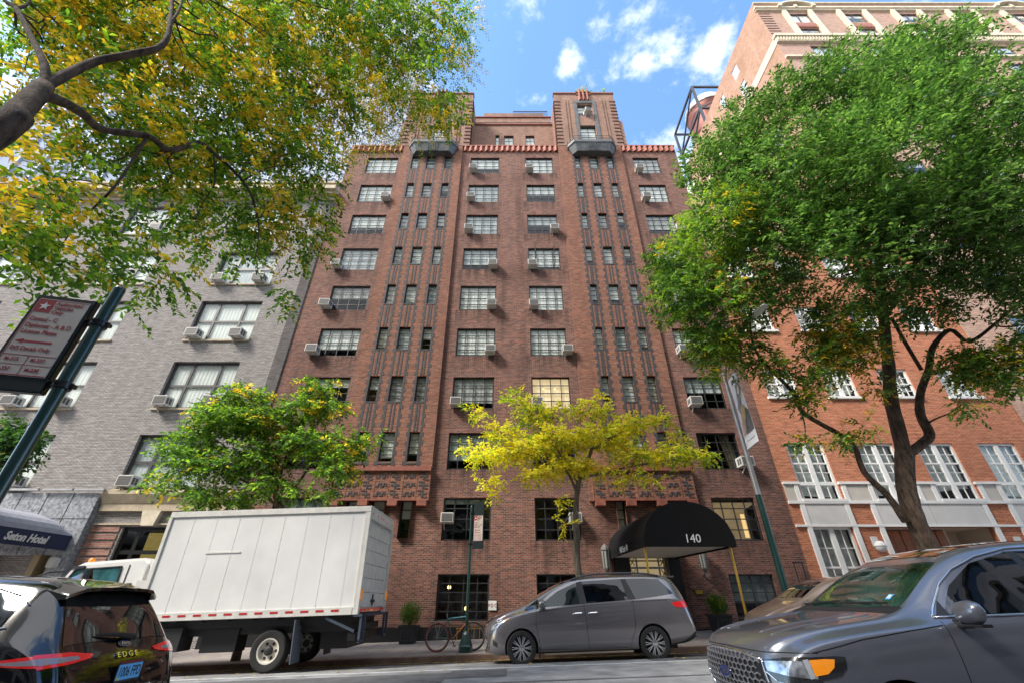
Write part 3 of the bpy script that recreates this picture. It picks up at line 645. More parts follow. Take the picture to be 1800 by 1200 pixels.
def sash(a, c, z0, z1, pair=True, low=None):
    f = MB(); y = 18.52+.1; t = .09; mx = (a+c)/2
    f.box(a, c, y-.05, y+.04, z1-t, z1); f.box(a-.08, c+.08, y-.2, y+.04, z0-.07, z0+.05); f.box(a, a+t, y-.05, y+.04, z0+.05, z1-t); f.box(c-t, c, y-.05, y+.04, z0+.05, z1-t)
    f.box(mx-.1, mx+.1, y-.06, y+.04, z0+.05, z1-t)
    zz0 = z0+.05
    if low: f.box(a+t, mx-.1, y-.045, y+.04, low-.07, low+.07); f.box(mx+.1, c-t, y-.045, y+.04, low-.07, low+.07); zz0 = low+.07
    zm = (zz0+z1-t)/2
    for p, q in ((a+t, mx-.1), (mx+.1, c-t)):
        f.box(p, q, y-.03, y+.03, zm-.035, zm+.035); w = q-p
        f.box(p+w/2-.014, p+w/2+.014, y-.018, y+.02, z0+.05, z1-t)
        for h in ((zz0+zm)/2, (zm+z1-t)/2): f.box(p, q, y-.016, y+.018, h-.014, h+.014)
    o = f.build('window', M_white, OB); xs = [a+t, mx-.1, mx+.1, c-t]
    MB().quad((a+t, y+.005, z0+.05), (c-t, y+.005, z0+.05), (c-t, y+.005, z1-t), (a+t, y+.005, z1-t)).build('pane', M_glass, o)
    if rnd.random() < .9: MB().quad((a+t, y+.15, z0+.05+rnd.random()*.5), (c-t, y+.15, z0+.05+rnd.random()*.5), (c-t, y+.15, z1-t), (a+t, y+.15, z1-t)).build('blind', BL[rnd.choice([0, 2, 3])], o)
for a, c, z0, z1 in oh: sash(a, c, z0, z1, low=5.75)
for a, c, z0, z1 in oh2+oh3: sash(a, c, z0, z1)
for a, c, z0, z1 in og: sash(a, c, z0, z1)
b = MB()
for x0, x1, z0, z1, pr in ((XRT+.2, 23.2, 5.70, 5.80, .1), (XRT+.2, 23.2, 4.92, 5.03, .09), (XRT+.3, 23.2, 4.04, 4.12, .08)):
    gaps = oh if z0 > 5.5 else []
    xs = XRT+.08
    for h in gaps: b.box(xs, h[0], 18.52-pr, 18.52, z0, z1); xs = h[1]
    b.box(xs, x1, 18.52-pr, 18.52, z0, z1)
for x in (11.83, 13.66, 14.72, 19.32, 20.37, 22.25): b.box(x, x+.19, 18.45, 18.52, -.5, 4.918)
for (a, c) in oc:
    for x in (a-.26, c+.08): b.box(x, x+.18, 18.455, 18.52, 5.03, 5.7)
b.build('white_trim', M_white, OB)
for x0, x1 in ((12.03, 13.65), (14.92, 17.1), (17.12, 19.31), (20.57, 22.24)): MB().box(x0, x1, 18.47, 18.52, 4.125, 4.91).build('pale_panel', M_panel, OB)
xs = XRT+.1
for (a, c) in oc+[(23.47, 24)]: MB().box(xs, a-.27, 18.485, 18.52, 5.035, 5.69).build('beige_panel', M_beige, OB); xs = c+.27
b = MB(); b.quad((14.92, 18.7, -.3), (14.92, 20.2, -.3), (14.92, 20.2, 4.04), (14.92, 18.7, 4.04)); b.quad((19.3, 18.7, -.3), (19.3, 20.2, -.3), (19.3, 20.2, 4.04), (19.3, 18.7, 4.04)); b.quad((14.92, 18.7, 4.03), (19.3, 18.7, 4.03), (19.3, 20.2, 4.03), (14.92, 20.2, 4.03)); b.quad((17.9, 20.2, -.3), (19.3, 20.2, -.3), (19.3, 20.2, 4.04), (17.9, 20.2, 4.04)); b.box(17.88, 17.95, 19.2, 20.2, -.3, 4.03)
b.build('entry_recess', mat('cream_plaster', (.55, .46, .36), .8), OB)
D = MB()
for i in range(8): D.box(14.95+i*.366, 14.95+i*.366+.35, 19.2-.02*(i % 2), 19.28, 0, 3.98)
D = D.build('door', M_wood, OB, bevel=.01)
b = MB()
for x in (16.75, 17.12): b.box(x, x+.14, 19.16, 19.19, 1.2, 3.6)
b.build('pane', mat('frosted_door_glass', (.55, .42, .25), .3), D)
for k, x in enumerate((14.28, 19.93)):
    L_ = tag(empty('wall_lamp', (x, 18.45, 3.35)), ('white globe wall lamp on orange brick between window and wooden doors', 'white globe wall lamp on orange brick right of the wooden doors')[k], 'wall lamp', 'globe lamps on the orange brick wall')
    MB().box(-.14, .14, -.06, 0, -.05, .32).build('bracket', M_panel, L_, bevel=.02)
    b = MB(); b.lathe([(0, -.2), (.1, -.18), (.175, -.1), (.2, 0), (.175, .1), (.1, .18), (0, .2)], (0, -.22, -.05), n=20); b.build('globe', M_white, L_, smooth=2)
    b = MB(); b.lathe([(.205, -.012), (.205, .012)], (0, -.22, -.05), n=20); b.build('band', M_steel, L_)
# ================================================================ pink brick tower at the right
PB = building('brick_tower_block', 'tall pink brick apartment tower with cream stone trim rising at the upper right')
pc = [26.0+5.15*i for i in range(5)]
pr = [(47.3, 49.0), (43.55+1.3, 43.55+2.55), (41.3, 42.85), (38.2, 39.9), (35, 36.7), (31.8, 33.5), (28.6, 30.3), (25.4, 27.1), (22.2, 23.9), (19, 20.7), (15.8, 17.5), (12.6, 14.3)]
PX = 23.3
phl = [(a, a+2.0, z0, z1) for a in pc for z0, z1 in pr]
b = MB(); wall(b, PX, 52, -1, 51.0, 18.5, phl, .15); b.build('wall', M_pink, PB)
b = MB()
side = [(23.0, 24.0, 47.7, 49.3), (23.0, 24.0, 44.7, 46.3), (26.1, 27.1, 47.6, 49.4), (22.3, 23.5, 35, 36.8), (31, 32.2, 39, 40.6), (27, 28.2, 40, 41.6), (31, 32.2, 37, 38.6), (27, 28.2, 33, 34.6), (31, 32.2, 30, 31.6), (31, 32.2, 23, 24.6), (27, 28.2, 25, 26.6)]
t = MB(); wall(t, 18.5, 36.2, -1, 51.0, 0, side, .15)
b.add([(PX+v[1], v[0], v[2]) for v in t.v], t.f, 0)
b.quad((PX, 36.2, -1), (52, 36.2, -1), (52, 36.2, 51), (PX, 36.2, 51)); b.quad((PX, 18.5, 50.6), (52, 18.5, 50.6), (52, 36.2, 50.6), (PX, 36.2, 50.6))
b.build('party_wall', M_party, PB)
MB().quad((PX+.3, 19.6, -1), (52, 19.6, -1), (52, 19.6, 50.5), (PX+.3, 19.6, 50.5)).quad((PX+1, 19.6, -1), (PX+1, 36, -1), (PX+1, 36, 50.5), (PX+1, 19.6, 50.5)).build('interior', M_room, PB)
for a, c, z0, z1 in phl: window(PB, a, c, z0, z1, 18.5, 2, 1, fm=M_brownframe, vx=(0, .5, 1), t=.07, mt=.14, blind=(BL[rnd.choice([0, 2, 3])], rnd.choice([1, .5, .3])), dep=.1)
for (a, c, z0, z1) in side:
    b = MB(); b.box(PX+.05, PX+.12, a, c, z0, z1)
    for q in (.33, .66): b.box(PX+.03, PX+.05, a+(c-a)*q-.03, a+(c-a)*q+.03, z0, z1)
    b.build('side_window', mat('pale_pane', (.5, .52, .55), .1), PB)
b = MB(); b.box(PX-.15, 52, 18.1, 18.5, 43.95, 44.3); b.box(PX-.05, 52, 18.25, 18.5, 43.3, 43.95); b.box(PX-.1, 52, 18.3, 18.5, 40.75, 40.98); b.box(PX-.1, 52, 18.3, 18.5, 49.4, 49.62); b.box(PX-.2, 52, 18.2, 18.5, 49.62, 49.85)
i = PX
while i < 51: b.box(i, i+.1, 18.17, 18.25, 43.45, 43.9); i += .26
for j, a in enumerate(pc):
    for x in (a-.42, a+2.04): b.box(x, x+.38, 18.28, 18.5, 44.3, 49.4)
    if j % 4 == 0:
        n = 12; cx = a+1; rr = [(1.75, 49.35), (1.4, 49.35)]
        for k in range(n):
            a0, a1 = math.pi*k/n, math.pi*(k+1)/n
            P4 = [(cx+r*math.cos(q), 49.6+r*.55*math.sin(q)) for q, r in ((a0, 1.8), (a1, 1.8), (a1, 1.45), (a0, 1.45))]
            b.prism(P4, 18.0, 18.5)
        b.box(cx-.15, cx+.15, 18.15, 18.5, 49.65, 50.2)
b.build('stone_trim', M_cream, PB)
b = MB(); b.box(PX+.1, 52, 18.35, 18.6, 51.0, 51.15); b.build('coping', M_cream, PB)
b = MB()
for a in pc: b.box(a, a+2.0, 18.42, 18.5, 46.2, 46.95); b.box(a+.15, a+1.85, 18.395, 18.42, 46.32, 46.83)
b.build('spandrel', mat('red_spandrel', (.33, .13, .1), .7, noise=.2), PB)
b = MB()
for k in range(10): b.box(PX+.02, PX+1.1, 18.46, 18.5, 44.6+k*.48, 44.6+k*.48+.08)
b.build('quoin', M_brown, PB)
MB().box(PX-.05, PX, 18.5, 36.2, 43.2, 44.2).build('plaster_band', mat('pale_plaster', (.62, .5, .38), .8, noise=.15), PB)
# water tank in its steel frame on the roof behind
WT = tag(empty('water_tank', (19.5, 34, 0)), 'rusty water tank in a dark steel lattice frame against the sky', 'water tank')
b = MB()
xs_, ys_ = (9.8, 18.5), (4.0, 12.3)
PO = [(x, y) for x in xs_ for y in ys_]
for x, y in PO: b.bar((x, y, 50), (x, y, 73), .32)
for z in (55, 61, 67, 73):
    for y in ys_: b.bar((xs_[0], y, z), (xs_[1], y, z), .30)
    for x in xs_: b.bar((x, ys_[0], z), (x, ys_[1], z), .30)
for z in (55, 61, 67):
    for y in ys_: b.bar((xs_[0], y, z), (xs_[1], y, z+6), .16)
    for x in xs_: b.bar((x, ys_[0], z+6), (x, ys_[1], z), .22); 
b.build('frame', mat('dark_steel_frame', (.05, .055, .065), .5), WT)
b = MB(); b.lathe([(.01, 60), (3.1, 60.2), (3.3, 62), (3.3, 72)], (13.8, 8.2, 0), n=28); b.build('tank', mat('rusty_tank', (.23, .08, .06), .6, metal=.3, noise=.5, nscale=.5), WT, smooth=True)
b = MB(); b.lathe([(3.45, 72), (3.45, 73), (2.6, 74.6), (1.2, 75.6), (.01, 76)], (13.8, 8.2, 0), n=28); b.build('tank_dome', mat('weathered_white_dome', (.55, .54, .5), .7, noise=.3, nscale=1), WT, smooth=True)
b = MB(); b.tube([(12, 4.2, 62), (12.3, 4.3, 66), (15, 4.3, 69), (15.2, 4.2, 73)], .3, 10); b.build('pipe', M_steel, WT, smooth=True)
o = building('rear_building', 'plain tan building behind the pink tower carrying the water tank'); MB().box(26, 46, 36.6, 55, -1, 52).build('wall', M_party, o)
# glass office tower far behind the hotel
GT = building('glass_tower', 'tall pale glass office tower with steel mullions behind the hotel and the yellowing tree')
gp0, gp1 = Vector((-105, 52, 0)), Vector((-34, 88, 0)); dg = (gp1-gp0); LG = dg.length; dg.normalize(); ng = Vector((dg.y, -dg.x, 0)); HG = 230
def gpt(u, o, z): p = gp0+dg*u+ng*o; return (p.x, p.y, z)
b = MB(); b.quad(gpt(0, 0, -3), gpt(LG, 0, -3), gpt(LG, 0, HG), gpt(0, 0, HG)); b.quad(gpt(LG, 0, -3), gpt(LG, -30, -3), gpt(LG, -30, HG), gpt(LG, 0, HG)); b.quad(gpt(0, 0, HG), gpt(LG, 0, HG), gpt(LG, -30, HG), gpt(0, -30, HG))
b.build('curtain_wall', mat('pale_curtain_glass', (.62, .66, .76), .25, noise=.15, nscale=.06, spec=.8), GT)
b = MB(); i = 0
while i <= LG: b.bar(gpt(i, .25, -3), gpt(i, .25, HG), .5); i += 3.1
i = 0
while i < 30: b.bar(gpt(LG+.25, -i, -3), gpt(LG+.25, -i, HG), .5); i += 3.1
b.build('mullion', mat('steel_mullion', (.30, .31, .38), .5, metal=.2), GT)
b = MB(); z = 0
while z < HG: b.bar(gpt(0, .1, z), gpt(LG, .1, z), .3, .55); z += 4.1
b.build('spandrel', MATS['steel_mullion'], GT)
# ---------------------------------------------------------------- trees
def leafmat(name, trans=.45):
    m = bpy.data.materials.new(name); m.use_nodes = True; N = m.node_tree.nodes; L = m.node_tree.links; N.clear()
    o = N.new('ShaderNodeOutputMaterial'); at = N.new('ShaderNodeAttribute'); at.attribute_name = 'leafcol'; at.attribute_type = 'GEOMETRY'
    d = N.new('ShaderNodeBsdfPrincipled'); d.inputs['Roughness'].default_value = .5; d.inputs['Specular IOR Level'].default_value = .35
    t = N.new('ShaderNodeBsdfTranslucent'); mx = N.new('ShaderNodeMixShader'); mx.inputs[0].default_value = trans
    br = N.new('ShaderNodeVectorMath'); br.operation = 'MULTIPLY'; br.inputs[1].default_value = (1.7, 1.7, .9)
    L.new(at.outputs['Color'], d.inputs['Base Color']); L.new(at.outputs['Color'], br.inputs[0]); L.new(br.outputs[0], t.inputs[0])
    L.new(d.outputs[0], mx.inputs[1]); L.new(t.outputs[0], mx.inputs[2]); L.new(mx.outputs[0], o.inputs[0]); return m
M_leaf = leafmat('leaf')
def bark(name, a, b_, s=14):
    m = bpy.data.materials.new(name); m.use_nodes = True; N = m.node_tree.nodes; L = m.node_tree.links; bs = N['Principled BSDF']; bs.inputs['Roughness'].default_value = .9
    tc = N.new('ShaderNodeTexCoord'); mp = N.new('ShaderNodeMapping'); mp.inputs['Scale'].default_value = (1, 1, .28); nz = N.new('ShaderNodeTexNoise'); nz.inputs['Scale'].default_value = s; nz.inputs['Detail'].default_value = 8; nz.inputs['Roughness'].default_value = .7
    L.new(tc.outputs['Object'], mp.inputs[0]); L.new(mp.outputs[0], nz.inputs['Vector']); cr = N.new('ShaderNodeMapRange'); cr.inputs['From Min'].default_value = .35; cr.inputs['From Max'].default_value = .65; L.new(nz.outputs[0], cr.inputs['Value'])
    mx = N.new('ShaderNodeMixRGB'); mx.inputs[1].default_value = (*a, 1); mx.inputs[2].default_value = (*b_, 1); L.new(cr.outputs[0], mx.inputs[0]); L.new(mx.outputs[0], bs.inputs['Base Color'])
    bp = N.new('ShaderNodeBump'); bp.inputs['Strength'].default_value = 1; bp.inputs['Distance'].default_value = .09; L.new(nz.outputs[0], bp.inputs['Height']); L.new(bp.outputs[0], bs.inputs['Normal']); return m
M_bark = bark('brown_bark', (.02, .013, .009), (.17, .115, .08), 9); M_barkg = bark('grey_bark', (.10, .085, .065), (.27, .24, .19))
def snoise(p, f, seed):
    r = np.random.RandomState(seed); s = 0
    for i in range(5):
        k = r.normal(size=3)*f*(1+i*.5); s = s+np.sin(p@k+r.rand()*6.28)/(1+i*.35)
    return s/2.2
def leaves(name, par, cents, radii, ntw, nl, L, size, asp, greens, yellows, yfrac, seed, flat=1.0, droop=.3, shell=.6, dirv=None, curl=.35, nf=.9, noise_gap=.0):
    """sprays of leaflets: ntw twigs spread over the ellipsoids, nl leaflets on each twig of length L"""
    r = np.random.RandomState(seed); cents = np.array(cents, float); radii = np.array(radii, float)
    if radii.ndim == 1: radii = np.stack([radii, radii, radii*flat], 1)
    vol = radii[:, 0]*radii[:, 1]*radii[:, 2]; pr = vol**.75; pr /= pr.sum()
    bi = r.choice(len(cents), ntw, p=pr); d = r.normal(size=(ntw, 3)); d /= np.linalg.norm(d, axis=1)[:, None]
    rr = shell+(1-shell)*r.rand(ntw)**.5; kk = r.rand(ntw) < .35; rr[kk] *= r.rand(kk.sum())*.6+.3
    tp = cents[bi]+d*radii[bi]*rr[:, None]
    if noise_gap: keep = snoise(tp, nf, seed+5) > -1.2+noise_gap; tp = tp[keep]; d = d[keep]; bi = bi[keep]; ntw = len(tp)
    ax = d*np.array([1, 1, .5])+r.normal(size=(ntw, 3))*.45+np.array([0, 0, -droop])
    if dirv is not None: ax = ax+np.array(dirv)
    ax /= np.linalg.norm(ax, axis=1)[:, None]
    side = np.cross(ax, [0, 0, 1])+r.normal(size=(ntw, 3))*.25; side /= np.linalg.norm(side, axis=1)[:, None]
    n = ntw*nl; ti = np.repeat(np.arange(ntw), nl); t = np.tile(np.linspace(0, 1, nl), ntw)
    sg = np.tile(np.where(np.arange(nl) % 2 == 0, 1., -1.), ntw)
    sag = -(t**2)*L*.35*(droop+.2)
    base = tp[ti]+ax[ti]*(t*L)[:, None]+np.stack([0*t, 0*t, sag], 1)
    ld = side[ti]*sg[:, None]+ax[ti]*(.35+.8*t[:, None]*.5)+r.normal(size=(n, 3))*curl+np.array([0, 0, -.15-droop*.4]); ld /= np.linalg.norm(ld, axis=1)[:, None]
    nrm = np.array([0, 0, 1.])+r.normal(size=(n, 3))*.55; wd = np.cross(ld, nrm); wd /= np.linalg.norm(wd, axis=1)[:, None]+1e-9
    ln = size*(.7+.6*r.rand(n)); w = ln*asp*(.8+.4*r.rand(n))
    fold = np.cross(wd, ld)*(w*.25)[:, None]
    V = np.empty((n, 4, 3)); V[:, 0] = base; V[:, 1] = base+ld*(ln*.5)[:, None]+wd*(w*.5)[:, None]+fold; V[:, 2] = base+ld*ln[:, None]; V[:, 3] = base+ld*(ln*.5)[:, None]-wd*(w*.5)[:, None]+fold
    me = bpy.data.meshes.new(name); me.vertices.add(4*n); me.vertices.foreach_set('co', V.reshape(-1)); me.loops.add(4*n); me.loops.foreach_set('vertex_index', np.arange(4*n, dtype=np.int32))
    me.polygons.add(n); me.polygons.foreach_set('loop_start', np.arange(0, 4*n, 4, dtype=np.int32)); me.polygons.foreach_set('loop_total', np.full(n, 4, dtype=np.int32)); me.update(calc_edges=True)
    g = np.array(greens); y = np.array(yellows); ci = g[r.choice(len(g), n)]
    ty = snoise(tp, nf, seed+1)+r.normal(size=ntw)*.45; thr = np.quantile(ty, 1-yfrac) if yfrac > 0 else 9e9
    isy = (ty[ti] > thr) & (r.rand(n) < .85) | (r.rand(n) < yfrac*.12)
    ci[isy] = y[r.choice(len(y), isy.sum())]
    ci = ci*(1+.22*snoise(tp, nf*.6, seed+2)[ti])[:, None]*(.8+.4*r.rand(n))[:, None]
    ca = me.attributes.new('leafcol', 'FLOAT_COLOR', 'FACE'); ca.data.foreach_set('color', np.concatenate([np.clip(ci, 0, 1), np.ones((n, 1))], 1).astype(np.float32).reshape(-1))
    me.materials.append(M_leaf); o = bpy.data.objects.new(name, me); COL.objects.link(o); o.parent = par; return tp
def smoothpath(pts, rs, k=4):
    P_ = [Vector(p) for p in pts]; out = []; ro = []
    for i in range(len(P_)-1):
        a, b_, c, d = P_[max(i-1, 0)], P_[i], P_[i+1], P_[min(i+2, len(P_)-1)]
        for j in range(k):
            t = j/k; out.append(.5*((2*b_)+(c-a)*t+(2*a-5*b_+4*c-d)*t*t+(3*b_-a-3*c+d)*t**3)); ro.append(rs[i]*(1-t)+rs[i+1]*t)
    out.append(P_[-1]); ro.append(rs[-1]); return out, ro
RS = 1.0
def limb(b, pts, rs, n=10, wob=.0):
    p, r_ = smoothpath(pts, [q*RS for q in rs])
    r_ = [q*(1+rnd.uniform(-.05, .05)) for q in r_]
    if wob: p = [q+Vector([rnd.uniform(-wob, wob) for _ in range(3)]) if 0 < i < len(p)-1 else q for i, q in enumerate(p)]
    b.tube(p, r_, n); return list(zip(p, r_))
def twigs(b, pts, targets, n, r0=.03, seed=1, sag=.15):
    """thin boughs from the nearest limb point to points inside the crown"""
    q = random.Random(seed); ends = []
    for k in range(n):
        t = Vector(targets[q.randrange(len(targets))])
        src, rr = min(pts, key=lambda a: (a[0]-t).length+q.random()*.8)
        d = t-src; L = d.length
        if L < .25: continue
        mid = src+d*.5+Vector((q.uniform(-1, 1), q.uniform(-1, 1), q.uniform(-.3, 1)))*L*.14; p2 = src+d*.25+Vector((q.uniform(-1, 1), q.uniform(-1, 1), q.uniform(-.5, 1)))*L*.07
        pp, r_ = smoothpath([src, p2, mid, t], [min(rr*.6, r0), min(rr, r0)*.6, r0*.42, r0*.12], 3); b.tube(pp, r_, 5, cap=False)
        ends += list(zip(pp[3:], r_[3:]))
    return ends
G1 = [(.11, .24, .025), (.18, .34, .03), (.27, .42, .04), (.06, .15, .03)]; Y1 = [(.80, .54, .04), (.74, .44, .03), (.85, .64, .08), (.50, .48, .04)]
# --- the big yellowing tree at the upper left, trunk just outside the frame on the near pavement
T1 = tag(empty('street_tree', (-6.9, 3.0, 0)), 'large overhanging tree with yellowing leaves and thick brown limbs across the upper left', 'tree')
def loc(par, pts): o = par.location; return [Vector(p)-o for p in pts]
b = MB(); O = T1.location
def LP(l): return [P(*q)-O for q in l]
RS = .60; m1 = limb(b, [Vector((-.1, 0, -.3)), Vector((0, 0, 2)), Vector((.1, 0, 3.7)), *LP([(0, 230, 3.25), (30, 200, 3.35), (78, 152, 3.6)])], [.34, .3, .27, .25, .235, .19], 14)
m2 = limb(b, LP([(78, 152, 3.6), (120, 130, 3.75), (170, 108, 3.9), (230, 96, 4.0), (285, 80, 4.1), (300, 35, 4.15), (302, -30, 4.2), (300, -200, 4.2)]), [.14, .12, .105, .1, .09, .075, .065, .04], 12)
m3 = limb(b, LP([(296, 45, 4.13), (318, 10, 4.2), (330, -60, 4.3)]), [.05, .045, .03], 8)
m4 = limb(b, LP([(70, 165, 3.55), (110, 180, 3.8), (145, 200, 4.1), (180, 228, 4.5), (260, 240, 4.9), (298, 264, 5.2), (350, 252, 5.5), (375, 270, 5.8), (410, 300, 6.2), (440, 340, 6.5), (455, 400, 6.8), (448, 460, 7.0)]), [.15, .13, .12, .105, .1, .09, .085, .07, .055, .045, .03, .012], 12)
m5 = limb(b, LP([(80, 150, 3.6), (78, 115, 3.55), (60, 75, 3.5), (28, 15, 3.4), (0, -10, 3.4), (-60, -120, 3.2)]), [.12, .1, .08, .07, .05, .03], 10)
m6 = limb(b, LP([(28, 15, 3.42), (50, 5, 3.5), (60, -40, 3.6)]), [.05, .04, .03], 8)
m7 = limb(b, LP([(302, -30, 4.2), (420, -60, 5.2), (520, 0, 6.2), (620, 30, 7.0), (700, 80, 7.6)]), [.06, .05, .035, .025, .01], 8)
m8 = limb(b, LP([(375, 270, 5.8), (378, 320, 6.0), (355, 360, 6.1), (340, 400, 6.2)]), [.035, .03, .02, .01], 6)
m9 = limb(b, LP([(260, 240, 4.9), (200, 330, 5.0), (130, 400, 5.2), (90, 470, 5.4)]), [.05, .035, .02, .01], 6)
B1 = [(40, 40, 120, 4.2), (150, 20, 110, 4.6), (40, 300, 110, 4.4), (30, 420, 100, 4.6), (120, 380, 110, 5.2), (130, 470, 85, 5.4), (225, 500, 60, 5.8), (275, 475, 55, 6.2), (190, 60, 120, 5.0), (300, 120, 120, 5.6), (200, 200, 110, 5.2), (380, 200, 110, 6.4), (470, 120, 110, 6.6), (400, 50, 110, 6), (520, 40, 100, 7), (620, 60, 95, 7.6), (700, 80, 70, 8), (770, 50, 60, 8.2), (745, 150, 60, 8.2),
      (480, 240, 100, 7), (540, 300, 70, 7.4), (430, 330, 95, 7), (500, 400, 75, 7.4), (380, 420, 65, 7), (545, 400, 50, 7.6), (500, 520, 26, 7.6), (300, 300, 85, 6), (230, 300, 60, 5.6), (100, 200, 90, 4.8), (560, 180, 80, 7.4), (640, 170, 60, 7.8), (290, 400, 34, 6.3), (780, 200, 38, 8.3), (90, 540, 30, 5.6), (330, 250, 60, 6), (340, 330, 50, 6.2), (620, -60, 120, 7), (400, -60, 130, 6), (180, -60, 130, 5)]
def blobs(B, O): 
    c = [P(x, y, d)-O for x, y, r, d in B]; return c, [r/750*zc(P(x, y, d)) for x, y, r, d in B]
c, rr = blobs(B1, O)
tp = leaves('crown', T1, c, rr, 7400, 15, .45, .122, .5, G1, Y1, .31, 11, flat=.85, droop=.45, shell=.35, nf=1.3, noise_gap=.45)
al = m2+m4+m5+m7+m8+m9; e = twigs(b, al, tp, 130, .028, 3); twigs(b, e, tp, 300, .010, 4)
b.build('trunk', M_bark, T1, smooth=2)
# hanging wispy outer sprays of the same tree, thinner
T1b = [(660, 130, 60, 8.1), (720, 200, 60, 8.4), (800, 110, 50, 8.5), (640, 230, 45, 8.2), (805, 30, 45, 8.5), (590, 260, 40, 7.9)]
c, rr = blobs(T1b, O); leaves('crown_tip', T1, c, rr, 900, 13, .5, .08, .42, G1, Y1, .4, 12, droop=.6, shell=.3, nf=1.6)
# --- the broad dark-green tree at the right, rooted in the far pavement
T2 = tag(empty('street_tree', (13.4, 14.75, SWZ(13.4, 14.75))), 'big leafy green tree with forked trunk in front of the orange brick building', 'tree'); O = T2.location
b = MB()
RS = .62; a1 = limb(b, [Vector((.05, 0, -.1)), Vector((0, 0, .5))]+LP([(1648, 1000, 14.72), (1630, 960, 14.6), (1606, 905, 14.4), (1592, 850, 14.3), (1590, 795, 14.2)]), [.62, .52, .47, .45, .43, .42, .42], 16)
a2 = limb(b, LP([(1590, 800, 14.2), (1578, 750, 14.1), (1566, 700, 13.9), (1562, 640, 13.6), (1556, 590, 13.3), (1552, 530, 12.9), (1545, 450, 12.3), (1540, 350, 11.6), (1560, 250, 11)]), [.36, .34, .33, .30, .28, .22, .17, .12, .05], 14)
a3 = limb(b, LP([(1592, 800, 14.2), (1622, 778, 14.1), (1634, 762, 14), (1618, 728, 13.9), (1618, 690, 13.8), (1632, 650, 13.6), (1640, 610, 13.2), (1670, 580, 12.8), (1705, 600, 12.4), (1760, 560, 12), (1830, 500, 11.5)]), [.26, .24, .24, .22, .2, .18, .15, .12, .1, .07, .03], 12)
a4 = limb(b, LP([(1592, 915, 14.4), (1560, 870, 14.2), (1520, 830, 14.0), (1502, 785, 13.9), (1480, 765, 13.8), (1412, 725, 13.6), (1395, 690, 13.5), (1330, 620, 13.2), (1318, 560, 12.9), (1310, 480, 12.4)]), [.2, .16, .14, .13, .13, .11, .1, .07, .05, .02], 10)
a5 = limb(b, LP([(1620, 650, 13.6), (1590, 600, 13.3), (1568, 560, 13)]), [.1, .1, .09], 8)
a6 = limb(b, LP([(1552, 530, 12.9), (1520, 490, 12.6), (1490, 440, 12.2), (1420, 380, 11.5), (1330, 330, 10.8)]), [.14, .12, .1, .07, .03], 8)
a7 = limb(b, LP([(1556, 560, 13.1), (1590, 500, 12.5), (1640, 400, 11.6), (1700, 300, 10.6)]), [.12, .1, .08, .03], 8)
B2 = [(1500, 200, 110, 10.3), (1600, 140, 90, 9.8), (1680, 100, 60, 9.4), (1400, 200, 80, 10.8), (1330, 260, 80, 11), (1270, 290, 65, 11.2), (1270, 400, 70, 11.6), (1215, 440, 60, 12), (1200, 520, 55, 12.4), (1260, 540, 60, 12.4), (1380, 330, 120, 10.8), (1500, 330, 130, 10.4), (1630, 260, 130, 10), (1730, 220, 75, 9.6), (1740, 330, 100, 10), (1640, 400, 120, 10.6),
      (1500, 460, 110, 11.4), (1390, 450, 100, 11.6), (1760, 440, 90, 10.6), (1700, 520, 80, 11.4), (1780, 560, 60, 11.4), (1600, 520, 80, 12), (1340, 530, 50, 12.4), (1470, 580, 60, 12.6), (1490, 620, 55, 12.9), (1430, 640, 40, 13), (1345, 640, 36, 13), (1262, 636, 24, 13.2), (1305, 600, 34, 13), (1420, 690, 30, 13.2), (1740, 640, 60, 12.2), (1690, 640, 40, 12.6), (1790, 660, 40, 12), (1180, 460, 36, 12.2), (1700, 710, 24, 12.6), (1480, 90, 24, 10.2), (1560, 100, 36, 9.9), (1730, 120, 40, 9.3),
      (1420, 775, 18, 13.3), (1480, 770, 26, 13.4), (1520, 750, 18, 13.4), (1400, 700, 20, 13.2), (1850, 350, 120, 10), (1860, 520, 90, 11), (1320, 200, 40, 10.8), (1545, 680, 22, 13.2), (1250, 600, 34, 12.8)]
B2 = [(x, y, r*(.78 if y > 500 and x > 1285 else 1), d) for x, y, r, d in B2]; c, rr = blobs(B2, O)
G2 = [(.06, .145, .035), (.10, .21, .05), (.045, .115, .03), (.17, .30, .08)]; Y2 = [(.4, .28, .02), (.30, .26, .02)]
tp = leaves('crown', T2, c, rr, 13000, 12, .5, .165, .42, G2, Y2, 0, 21, flat=.8, droop=.15, shell=.6, noise_gap=.55, nf=.9, dirv=(-.25, 0, .15))
low = [i for i, q in enumerate(B2) if 560 < q[1] < 800 and q[0] > 1240]; leaves('autumn_foliage', T2, [c[i] for i in low], [rr[i]*1.05 for i in low], 900, 12, .45, .14, .42, G1, Y2+Y1[:1], .4, 22, flat=.8, shell=.4)
lf = [i for i, q in enumerate(B2) if q[0] < 1275 and q[1] > 380]; leaves('yellow_green_foliage', T2, [c[i] for i in lf], [rr[i]*1.05 for i in lf], 800, 12, .45, .14, .42, G1[1:3]+[(.22, .34, .05)], Y2+Y1[:1], .12, 23, flat=.8, shell=.5)  # lighter yellow-green leaves on the lower left of the crown
al = a2+a3+a4+a6+a7; e = twigs(b, al, tp, 110, .05, 5); twigs(b, e, tp, 150, .016, 6)
b.build('trunk', M_bark, T2, smooth=2)
